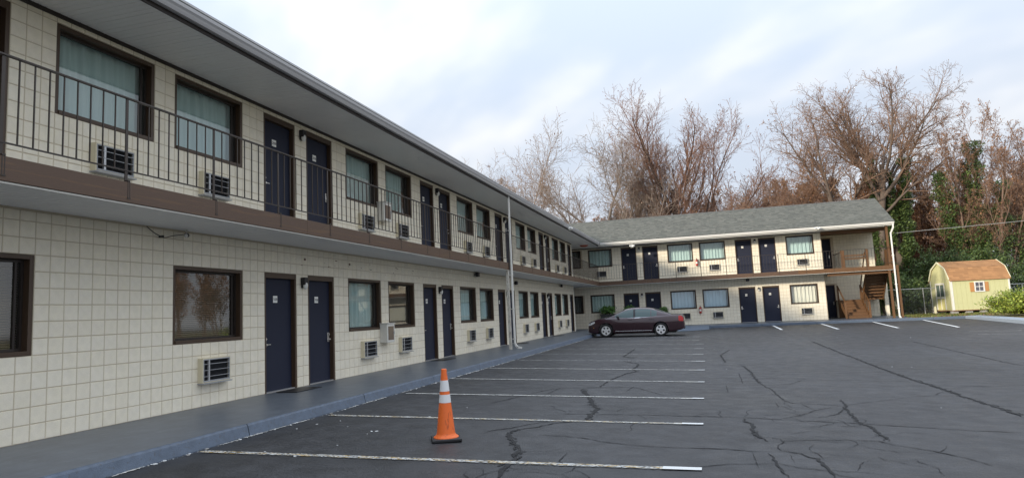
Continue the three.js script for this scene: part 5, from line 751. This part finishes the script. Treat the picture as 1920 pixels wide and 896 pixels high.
// ---------------------------------------------------------------- ivy, shrubs, planters
function leafCloud(S, c, r, n, size, cols, rr, hollow = 0.55) { for (let i = 0; i < n; i++) { const d = turnDir([0, 1, 0], Math.acos(1 - 2 * rr()), rr() * 6.28), bump = 0.8 + 0.35 * n3(d[0] * 1.7 + c[0], d[1] * 1.7 + c[1], d[2] * 1.7 + c[2]), t = lerp(hollow, 1, Math.sqrt(rr())) * bump; leafQuad(S, [c[0] + d[0] * r[0] * t, c[1] + d[1] * r[1] * t, c[2] + d[2] * r[2] * t], size * (0.7 + rr() * 0.6), rr, cols[Math.floor(rr() * cols.length)]); } }
const ivyCols = [[0.055, 0.095, 0.024], [0.08, 0.13, 0.030], [0.040, 0.070, 0.022], [0.12, 0.165, 0.042]];
function ivy(label, cols) { const S = new Soup(), rr = rng(Math.floor(cols[0][0] * 31)); for (const [x, z, y0, y1, r, lx, n] of cols) for (let i = 0; i < n * 2; i++) { const t = rr(), y = lerp(y0, y1, t), a = rr() * 6.28, q = r * (0.35 + 0.75 * rr()) * (1.15 - 0.5 * t + 0.5 * n2(y * 0.7, x * 3)); leafQuad(S, [x + lx * t + Math.cos(a) * q + 0.15 * n2(y * 0.5, x), y, z + Math.sin(a) * q], 0.06 + rr() * 0.05, rr, ivyCols[Math.floor(rr() * 4)]); } return tag(mesh('ivy', S.geo(), evergreenMat), label, 'ivy', 'ivy on the tree trunks', 'stuff'); }
ivy('dark ivy climbing the trunks of the spreading tree right of the roof', [[21.1, -51.7, 0, 12.4, 0.55, 0.0, 6000], [21.9, -51.5, 5, 10.8, 0.42, 0.4, 2000], [22.8, -51.6, 0, 11.8, 0.58, 0.6, 6200]]);
ivy('paler ivy running up the stems of the upright tree behind the shed', [[26.4, -48.6, 0, 12.0, 0.8, 0.6, 5600], [27.6, -48.6, 0, 9.0, 0.8, 1.0, 3000], [25.4, -48.4, 0, 10.0, 0.8, -0.6, 3600], [29.0, -48.8, 0, 6.5, 0.8, 0.8, 1500]]);
{
  const rr = rng(515), bush = (x, z, r, h, n, label, cols = ivyCols, size = 0.075) => { const t = thing('evergreen_shrub', label, 'shrub', [x, -0.08, z], 0, 'evergreen shrubs behind the fence'), S = new Soup(), B = new Soup(); for (let k = 0; k < 5; k++) leafCloud(S, [(rr() - 0.5) * r, h * (0.3 + 0.45 * rr()), (rr() - 0.5) * r * 0.6], [r * 0.7, h * 0.42, r * 0.6], n / 5 * 1.8, size, cols, rr, 0.3); for (let k = 0; k < 14; k++) B.prism([0, 0, 0], [(rr() - 0.5) * r * 1.5, h * (0.5 + 0.45 * rr()), (rr() - 0.5) * r], 0.03, 0.008, 4, [0.10, 0.07, 0.05]); mesh('stems', B.geo(), barkMat, t); mesh('foliage', S.geo(), evergreenMat, t); };
  bush(19.6, -45.4, 1.6, 3.4, 4200, 'dark evergreen shrub behind the stair bay and fence'); bush(21.6, -46.0, 1.7, 3.0, 4200, 'dark evergreen shrub left of the shed behind the fence'); bush(23.8, -46.6, 1.8, 4.4, 4200, 'tall evergreen shrub rising just behind the shed'); bush(26.6, -47.2, 2.0, 5.2, 4800, 'tallest evergreen shrub behind the shed roof'); bush(29.6, -47.5, 1.9, 3.6, 3600, 'evergreen shrub beyond the right end of the shed'); bush(17.4, -46.5, 1.6, 3.0, 2600, 'evergreen shrub seen through the open stair bay');
  // sprawling bright juniper by the kerb
  const j = thing('juniper', 'bright yellow-green juniper bush by the kerb at the right edge', 'shrub', [23.7, -0.07, -35.0]), S = new Soup(), B = new Soup(); const jc = [[0.22, 0.29, 0.03], [0.29, 0.35, 0.045], [0.14, 0.21, 0.025], [0.34, 0.38, 0.065]];
  for (let k = 0; k < 300; k++) { const a = rr() * 6.28, el = 0.10 + Math.pow(rr(), 0.8) * 1.15, L = (1.05 + rr() * 1.15) * (1.15 - 0.25 * el), d = [Math.cos(a) * Math.cos(el), Math.sin(el) * 0.78, Math.sin(a) * Math.cos(el)], e = V3([0, 0.1, 0], d, L); B.prism([0, 0.08, 0], e, 0.014, 0.004, 3, [0.12, 0.09, 0.05]); for (let q = 0; q < 34; q++) { const t = 0.35 + 0.65 * rr(), p = V3([0, 0.1, 0], d, L * t); leafQuad(S, [p[0] + (rr() - 0.5) * 0.22, p[1] + (rr() - 0.35) * 0.2, p[2] + (rr() - 0.5) * 0.22], 0.05 + rr() * 0.035, rr, jc[Math.floor(rr() * 4)]); } }
  mesh('stems', B.geo(), barkMat, j); mesh('foliage', S.geo(), evergreenMat, j);
  // planters against the rear wing
  const pl = (x, w, h, top, label, n) => { const t = thing('planter', label, 'planter', [x, 0, BZ + 0.45], 0, 'planters by the rear wing'), P = new Soup(), st = new Soup(); mesh('pot', merge([rbox(-w / 2, w / 2, 0.002, h, -0.17, 0.17, 0.02), rbox(-w / 2 - 0.02, w / 2 + 0.02, h - 0.05, h, -0.19, 0.19, 0.015)]), mat(0.03, 0.03, 0.03, 0.6), t); for (let k = 0; k < 30; k++) st.prism([(rr() - 0.5) * w * 0.8, h - 0.02, (rr() - 0.5) * 0.2], [(rr() - 0.5) * w * 1.5, h + (top - h) * (0.3 + 0.6 * rr()), (rr() - 0.5) * 0.6], 0.008, 0.003, 3, [0.06, 0.09, 0.02]); leafCloud(P, [0, (h + top) / 2, 0], [w * 0.72, (top - h) * 0.56, 0.34], n, 0.05, [[0.05, 0.13, 0.018], [0.08, 0.18, 0.03], [0.035, 0.09, 0.015]], rr, 0.2); mesh('stems', st.geo(), barkMat, t); mesh('leaves', P.geo(), evergreenMat, t); };
  pl(1.55, 0.95, 0.92, 1.5, 'dark planter of green leaves under the left rear window, above the car bonnet', 900); pl(3.0, 0.6, 0.8, 1.48, 'potted plant in front of the left rear doors behind the car roof', 500); pl(5.2, 0.45, 0.75, 1.28, 'potted plant behind the boot of the car', 350);
  // leaves lying on the verge
  const F = new Soup(); for (let k = 0; k < 5000; k++) { const x = 18.9 + rr() * 12, z = -37.6 - rr() * 8; leafQuad(F, [x, -0.06 + rr() * 0.02, z], 0.035 + rr() * 0.03, rr, [...rust, ...tan][Math.floor(rr() * 6)]); } tag(mesh('fallen_leaves', F.geo(), leafMat), 'brown fallen leaves scattered on the verge by the shed', 'leaves', null, 'stuff');
  const Gs = new Soup(); for (let k = 0; k < 9000; k++) { const x = 19 + rr() * 12, z = -37.5 - rr() * 7; const h = 0.04 + rr() * 0.07, a = rr() * 6.28; Gs.quad([x, -0.08, z], [x + Math.cos(a) * 0.02, -0.08, z + Math.sin(a) * 0.02], [x + Math.cos(a) * 0.02 + (rr() - 0.5) * 0.05, -0.08 + h, z], [x + (rr() - 0.5) * 0.05, -0.08 + h, z], [0.10 + rr() * 0.06, 0.12 + rr() * 0.06, 0.03]); } tag(mesh('grass', Gs.geo(), evergreenMat), 'thin grass on the verge beside the shed', 'grass', null, 'stuff');
}
// ---------------------------------------------------------------- chain-link fence, service wire and its pole
{
  const t = thing('chain_link_fence', 'grey chain-link fence between the stair bay and the woods', 'fence', [18.8, -0.08, -43.9]), galv = mat(0.42, 0.43, 0.43, 0.45, { metalness: 0.5 }), L = 14; mesh('top_rail', new THREE.CylinderGeometry(0.022, 0.022, L, 8).rotateZ(Math.PI / 2).translate(L / 2, 1.72, 0), galv, t);
  for (let x = 0; x <= L; x += 2.8) mesh('post', cyl(0.03, 0.03, 1.76, 8, x, 0, 0), galv, t);
  const S = new Soup(); for (let x = -1.7; x < L; x += 0.11) for (const s of [1, -1]) { const a = s > 0 ? [x, 0.05, 0] : [x + 1.65, 0.05, 0.004], b = s > 0 ? [x + 1.65, 1.7, 0] : [x, 1.7, 0.004]; if (Math.min(a[0], b[0]) > 0 && Math.max(a[0], b[0]) < L) S.prism(a, b, 0.0022, 0.0022, 3); } mesh('wire_mesh', S.geo(), galv, t).userData.kind = 'stuff';
  const pole = thing('utility_pole', 'wooden utility pole holding the service wire outside the view', 'pole', [46, -0.08, -33]); mesh('shaft', cyl(0.16, 0.11, 8.2, 12, 0, 0, 0), woodDark, pole); mesh('crossarm', box(-0.9, 0.9, 7.2, 7.32, -0.06, 0.06), woodDark, pole);
  tag(mesh('service_wire', tube([[18.9, 4.93, BZ + 1.0], [27, 5.12, -37.1], [36, 5.75, -35.2], [46, 6.9, -33]], 0.014, 5, 40), mat(0.30, 0.30, 0.29, 0.6)), 'thin service wire running right from the stair bay corner', 'wire');
}

scene.traverse((o) => { if (o.isMesh) { o.castShadow = true; o.receiveShadow = true; } });
renderer.render(scene, camera);
